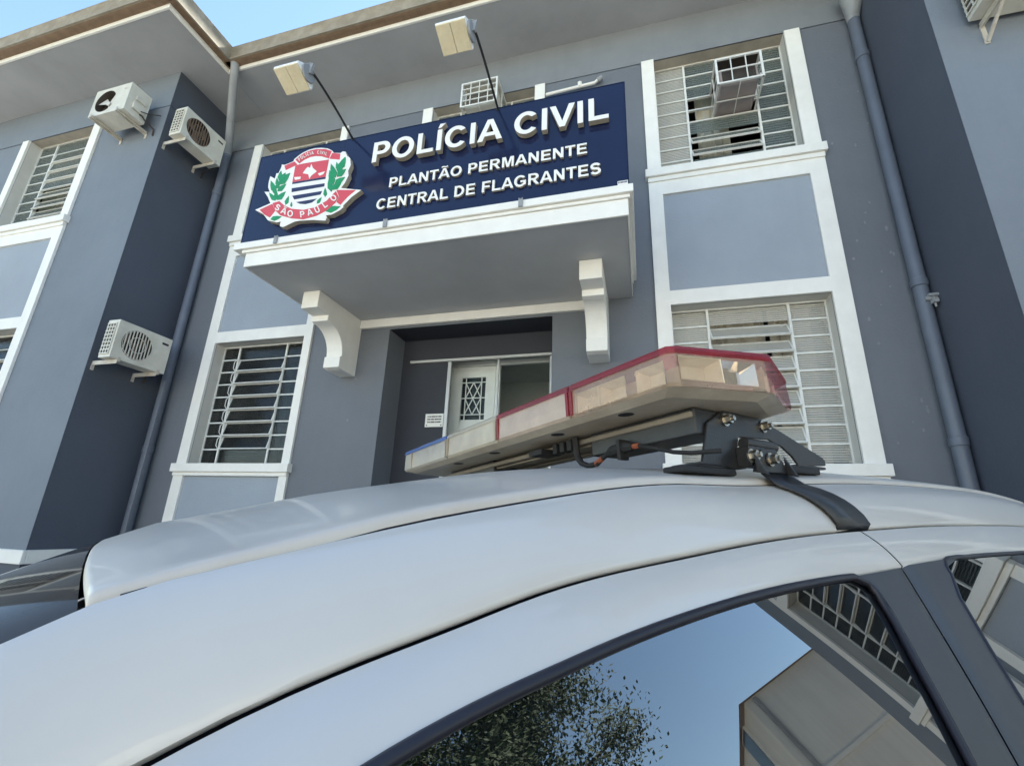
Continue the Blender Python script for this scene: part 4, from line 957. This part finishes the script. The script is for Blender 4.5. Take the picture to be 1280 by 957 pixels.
for p, lm, cm_ in mods:
    n = len(p); b = MB()
    pin = inset(p, .012)
    v = [(x, y_, ZB + .004) for x, y_ in pin] + [(x, y_, ZB + .010) for x, y_ in p] + [(x, y_, ZL) for x, y_ in inset(p, .006)]
    for k in (0, 1): b.add(v, [(k * n + i, k * n + (i + 1) % n, (k + 1) * n + (i + 1) % n, (k + 1) * n + i) for i in range(n)], 0)
    if lm == 'lens_red' and n > 4:
        for i, f in enumerate(b.f): b.mi[i] = 1 if (i % n) in (3, 4, 5, 6) else 0
    ln = b.build('lens', [M[lm], M['lens_end']], LB)
    b = MB(); pe, pi_, pt = inset(p, -.001), inset(p, .01), inset(p, .05)
    v = [(x, y_, ZL - .001) for x, y_ in pe] + [(x, y_, ZL + .006) for x, y_ in pe] + [(x, y_, ZT) for x, y_ in pi_] + [(x, y_, ZT + .003) for x, y_ in pt]
    for k in (0, 1, 2): b.add(v, [(k * n + i, k * n + (i + 1) % n, (k + 1) * n + (i + 1) % n, (k + 1) * n + i) for i in range(n)])
    b.add(v, [tuple(range(3 * n, 4 * n))]); b.build('lens_cap', M[cm_], LB)
    # moulded rims at the ends of each lens
    if n == 4 or True:
        b = MB()
        for yy in {p[0][1], p[1][1] if n == 4 else p[0][1]}:
            sgn = 1 if yy == min(q[1] for q in p) else -1
            b.box(-.002, .0022, *sorted((yy, yy + sgn * .007)), ZB + .009, ZL - .002)
        split(b, 'lens_rim', M['cap_red'] if cm_ == 'cap_red' else M['bar_base'], ln)
# tray under the lenses
b = MB()
full = [(0, .502), (-.012, .513), (-.185, .568), (-.20, .572), (-.355, .522), (-.37, .50), (-.37, -.57), (-.355, -.60), (-.20, -.645), (-.185, -.642), (-.012, -.594), (0, -.584)]
n = len(full); fi = inset(full, .012); fj = inset(full, .06)
v = [(x, y_, ZB + .005) for x, y_ in fi] + [(x, y_, ZB + .0015) for x, y_ in inset(full, .03)] + [(x, y_, ZB - .004) for x, y_ in fj]
for k in (0, 1): b.add(v, [(k * n + i, k * n + (i + 1) % n, (k + 1) * n + (i + 1) % n, (k + 1) * n + i) for i in range(n)])
b.add(v, [tuple(range(2 * n, 3 * n))])
b.build('tray', M['tray'], LB)
b = MB(); b.box(-.25, -.11, -.50, .46, ZB - .024, ZB - .0125); b.box(-.235, -.20, -.5, .45, ZB - .03, ZB - .0245); b.box(-.16, -.125, -.5, .45, ZB - .03, ZB - .0245); b.build('rail', M['rail'], LB, bevel=.003)
for yy in (.36, .16, -.1, -.3):
    q = MB(); q.tube([(-.055, yy, ZB + .002), (-.055, yy, ZB - .0035)], [.019, .018], 16); q.tube([(-.055, yy, ZB - .003), (-.055, yy, ZB - .0042)], .0155, 14, 1); q.build('drain_plug', [M['bar_base'], M['rubber']], LB, 'auto')
# lamps inside
def lamp(cx, cy, ang, w_, m='reflector', h=.042):
    t = Matrix.Translation((cx, cy, (ZB + ZL) / 2 + .004)) @ Matrix.Rotation(R(ang), 4, 'Z')
    q = MB(); hw = w_ / 2
    q.add([(0, -hw, -h / 2), (0, hw, -h / 2), (0, hw, h / 2), (0, -hw, h / 2), (-.022, -hw * .55, -h * .25), (-.022, hw * .55, -h * .25), (-.022, hw * .55, h * .25), (-.022, -hw * .55, h * .25)],
          [(4, 5, 6, 7), (0, 1, 5, 4), (1, 2, 6, 5), (2, 3, 7, 6), (3, 0, 4, 7)])
    q.v = [tuple(t @ Vector(p)) for p in q.v]; q.build('lamp_reflector', M[m], LB)
for yy in (.455, .365, .30, .20, -.55): lamp(-.016, yy, 0, .07 if yy not in (.455, -.55) else .06)
lamp(-.055, .528, 73, .085); lamp(-.135, .548, 73, .07, 'reflector_chrome'); lamp(-.225, .545, 110, .06); lamp(-.30, .52, 110, .06)
lamp(-.06, -.60, -73, .085); lamp(-.14, -.62, -73, .07)
q = MB(); q.box(-.002, .0018, -.530, -.525, ZB + .009, ZL - .002); q.build('lens_rim', M['bar_base'], LB)
b = MB(); b.box(-.30, -.05, -.56, .49, ZB + .006, ZL - .01); b.build('core', M['reflector'], LB)
# near mount
Yp = .47
A = [(-.105, 1.424), (-.14, 1.500), (-.20, 1.531), (-.335, 1.527), (-.40, 1.510), (-.572, 1.466), (-.582, 1.459), (-.580, 1.448), (-.452, 1.440), (-.430, 1.459), (-.395, 1.476), (-.345, 1.487), (-.235, 1.482), (-.222, 1.455), (-.248, 1.427)]
def mount(yp, sgn):
    b = MB(); b.prism(A, 'y', yp, yp - sgn * .005)
    b.box(-.245, -.100, *sorted((yp - sgn * .06, yp + sgn * .0)), 1.4237, 1.4287); b.box(-.577, -.445, *sorted((yp - sgn * .04, yp)), 1.439, 1.4445)
    b.prism([(-.15, 1.50), (-.20, 1.531), (-.335, 1.527), (-.335, 1.515)], 'y', yp - sgn * .005, yp - sgn * .05)
    mt = b.build('mount_bracket', M['black'], LB, bevel=.0025)
    q = MB(); q.box(-.190, -.034, *sorted((yp - sgn * .028, yp + sgn * .010)), 1.4070, 1.4178); q.box(-.525, -.365, *sorted((yp - sgn * .03, yp + sgn * .008)), 1.424, 1.4385); q.box(-.165, -.09, *sorted((yp - sgn * .025, yp + sgn * .004)), 1.4176, 1.4236); split(q, 'rubber_pad', M['rubber'], mt, bevel=.003)
    q = MB(); q.box(-.205, -.115, *sorted((.20 * sgn, yp - sgn * .006)), 1.478, ZB - .006); split(q, 'channel', M['black'], mt, bevel=.003)
    for x, z, y0 in ((-.197, 1.511, .0), (-.331, 1.512, .0), (-.212, 1.441, .028), (-.254, 1.435, .039)):
        yb_ = yp + sgn * y0; q = MB()
        q.prism([(x + .0125 * math.cos(a), z + .0125 * math.sin(a)) for a in [k * math.pi / 10 for k in range(20)]], 'y', yb_, yb_ + sgn * .003)
        q.prism([(x + .0088 * math.cos(a), z + .0088 * math.sin(a)) for a in [k * math.pi / 3 + .3 for k in range(6)]], 'y', yb_ + sgn * .003, yb_ + sgn * .014)
        q.prism([(x + .0048 * math.cos(a), z + .0048 * math.sin(a)) for a in [k * math.pi / 5 for k in range(10)]], 'y', yb_ + sgn * .014, yb_ + sgn * .02)
        q.build('bolt', M['zinc'], mt)
    q = MB(); q.tube([(-.229, yp + sgn * .010, 1.468), (-.336, yp + sgn * .010, 1.468)], .0115, 14); q.box(-.268, -.214, *sorted((yp, yp + sgn * .027)), 1.424, 1.460)
    # gusseted hook plate the strap hangs from
    q.prism([(-.199, 1.411), (-.222, 1.440), (-.234, 1.453), (-.283, 1.456), (-.300, 1.440), (-.317, 1.413)], 'y', yp + sgn * .032, yp + sgn * .038)
    for x in (-.206, -.310): q.prism([(yp + sgn * .038, 1.446), (yp + sgn * .038, 1.411), (yp + sgn * .058, 1.404)], 'x', x - .003, x + .003)
    q.build('clamp', M['black'], mt, bevel=.0015)
    # strap following the roof rail down into the door gap
    fx = [-.226, -.240, -.254, -.268, -.280, -.291, -.300, -.305]; rx = [-.318, -.340, -.362, -.385, -.404, -.420, -.431, -.437]
    P = [[(fx[0], sgn * (yp + sgn * 0 + .034) if sgn > 0 else -( .47 + .034), 1.411), (rx[0], (yp + .034) if sgn > 0 else -(.47 + .034), 1.413)]]
    for k in range(1, 8):
        tt = k / 7; 
        def sp(x):
            r_ = rail(1, x)[2:15]; u = tt * 12; i = min(int(u), 11); a, c = Vector(r_[i]), Vector(r_[i + 1]); p_ = a + (c - a) * (u - i)
            return (x, sgn * (p_.y + .004), p_.z + .004)
        P.append([sp(fx[k]), sp(rx[k])])
    P.append([(fx[7], sgn * (YG_(0) - .004), ZG(-.35) - .006), (rx[7], sgn * (YG_(0) - .004), ZG(-.35) - .006)])
    b = MB(); b.grid(P); b.v += []
    so_ = b.build('strap', M['black'], mt, 'open'); sm = so_.modifiers.new('thick', 'SOLIDIFY'); sm.thickness = .004; sm.offset = 0
    return mt
mount(.47, 1); mount(-.47, -1)
q = MB(); q.tube([(-.10, .168, 1.525), (-.10, .168, 1.500), (-.10, .171, 1.480), (-.10, .182, 1.465), (-.10, .205, 1.456), (-.10, .230, 1.458), (-.10, .248, 1.468), (-.10, .270, 1.476), (-.10, .31, 1.478), (-.10, .345, 1.476), (-.10, .38, 1.466), (-.10, .42, 1.452), (-.10, .455, 1.445), (-.12, .50, 1.443)], [.008, .008, .0075, .0065, .006, .006, .0055, .005, .005, .004, .004, .004, .004, .004], 8); q.build('cable', M['rubber'], LB, 'auto')
q = MB(); q.tube([(-.10, .262, 1.474), (-.10, .275, 1.477), (-.10, .315, 1.479), (-.10, .33, 1.477)], [.006, .011, .011, .008], 8); q.box(-.112, -.088, .298, .306, 1.455, 1.495); q.build('connector', M['rubber'], LB)
q = MB(); q.tube([(-.10, .33, 1.4775), (-.10, .345, 1.476)], .0055, 8); q.tube([(-.1, .226, 1.4575), (-.1, .246, 1.467)], .0063, 8); q.build('cable_sleeve', M['orange'], LB)
q = MB()
for yy in (.10, .125, .15): q.box(-.112, -.088, yy, yy + .014, 1.497, 1.52)
q.box(-.13, -.07, .03, .08, 1.50, 1.512); q.build('cable_grommet', M['rubber'], LB)

# ---------------------------------------------------------------- neighbours seen in the car window; unseen houses added for bounce light
H = thing('house', 'cream rendered house with tiled roof beyond the right wing, mirrored in the car window', 'house', (11, 0, 0))
b = MB(); b.box(0, 9, -1.3, 7, -1, 4.45); b.build('wall', M['cream'], H)
b = MB(); hx0, hx1, hy0, hy1, hz = -.12, 9.2, -1.45, 7.2, 4.45
b.add([(hx0, hy0, hz), (hx1, hy0, hz), (hx1, hy1, hz), (hx0, hy1, hz), (hx0 + 4, 2.85, hz + .8), (hx1 - 4, 2.85, hz + .8)], [(0, 1, 5, 4), (1, 2, 5), (2, 3, 4, 5), (3, 0, 4), (0, 3, 2, 1)]); b.build('roof', M['tile'], H)
q = MB(); q.box(-.04, 0, -1.34, 7, 2.75, 2.83); q.box(-.04, 9, -1.34, -1.3, 2.75, 2.83); q.build('string_course', M['trim'], H)
q = MB(); q.tube([(-.06, -1.1, -.8), (-.06, -1.1, 4.4)], .05, 8); q.build('drain_pipe', M['pipe_grey'], H)
q = MB(); q.box(-.05, .01, 1.2, 1.9, 3.3, 4.0); wn = q.build('window', M['trim'], H); q = MB(); q.box(-.06, -.051, 1.26, 1.84, 3.36, 3.94); q.build('pane', M['pane_dark'], wn)
for x in (1.2, 4.2):
    for z in (.9, 3.2):
        q = MB(); q.box(x, x + 1.1, -1.36, -1.29, z, z + 1.3); wn = q.build('window', M['trim'], H); q = MB(); q.box(x + .08, x + 1.02, -1.37, -1.361, z + .08, z + 1.22); q.build('pane', M['pane_dark'], wn)
for i, (hx, hw, hh, mt_) in enumerate(((-16, 11, 6.2, 'cream'), (-4, 12, 7.4, 'trim'), (9.5, 11, 5.6, 'cream'))):  # out-of-view houses, added to bounce sunlight onto the facade
    h2 = thing('house', ('low cream house', 'tall white house', 'wide cream house')[i] + ' added unseen across the street to bounce light, ' + ('left end', 'in the middle', 'right end')[i], 'house', (hx, -19, gz(hx)))
    z0 = gz(hx); b = MB(); b.box(0, hw, -8, 0, -1, hh); b.build('wall', M[mt_], h2)
    b = MB(); b.add([(-.4, -8.4, hh), (hw + .4, -8.4, hh), (hw + .4, .4, hh), (-.4, .4, hh), (3, -4, hh + 1.5), (hw - 3, -4, hh + 1.5)], [(0, 1, 5, 4), (1, 2, 5), (2, 3, 4, 5), (3, 0, 4), (0, 3, 2, 1)]); b.build('roof', M['tile'], h2)
    for x in (1.2, hw / 2 - .6, hw - 2.4):
        for z in (1.0, 3.8):
            q = MB(); q.box(x, x + 1.2, -.02, .05, z, z + 1.3); wn = q.build('window', M['steel'], h2); q = MB(); q.box(x + .08, x + 1.12, .052, .06, z + .08, z + 1.22); q.build('pane', M['pane_dark'], wn)
T = thing('street_tree', 'dense leafy street tree to the right of the station, mirrored in the car window', 'tree', (12.5, -6.6, gz(12.5)))
b = MB(); b.tube([(0, 0, -.1), (.05, .02, 1.5), (-.05, .1, 3.2), (.1, 0, 5)], [.32, .24, .2, .12], 10)
rt = random.Random(5)
cl = []
for i in range(16):
    a = rt.uniform(0, 6.28); e = rt.uniform(.1, 1.2); L_ = rt.uniform(1.6, 3.2); p0 = Vector((0, .05, rt.uniform(2.6, 4.6))); p1 = p0 + Vector((math.cos(a) * math.cos(e), math.sin(a) * math.cos(e), math.sin(e))) * L_
    b.tube([p0, (p0 + p1) / 2 + Vector((0, 0, .15)), p1], [.09, .06, .03], 6); cl.append(p1)
for i in range(26):
    a = rt.uniform(0, 6.28); r_ = 3.0 * math.sqrt(rt.random()); z = rt.uniform(3.6, 8.2); k = math.sqrt(max(0, 1 - ((z - 5.4) / 3.4) ** 2)); cl.append(Vector((math.cos(a) * r_ * k, math.sin(a) * r_ * k, z)))
b.build('trunk', M['bark'], T, 'auto')
b = MB()
for c in cl:
    for k in range(1500):
        p = c + Vector((rt.gauss(0, .45), rt.gauss(0, .45), rt.gauss(0, .40))); d = Vector((rt.gauss(0, 1), rt.gauss(0, 1), rt.gauss(0, .7))).normalized(); e = d.orthogonal().normalized(); l_ = rt.uniform(.09, .17)
        b.add([p, p + d * l_ * .5 + e * l_ * .28, p + d * l_, p + d * l_ * .5 - e * l_ * .28], [(0, 1, 2, 3)])
me = bpy.data.meshes.new('crown'); me.from_pydata(b.v, [], b.f); me.materials.append(M['leaf']); inst('crown', me, T)
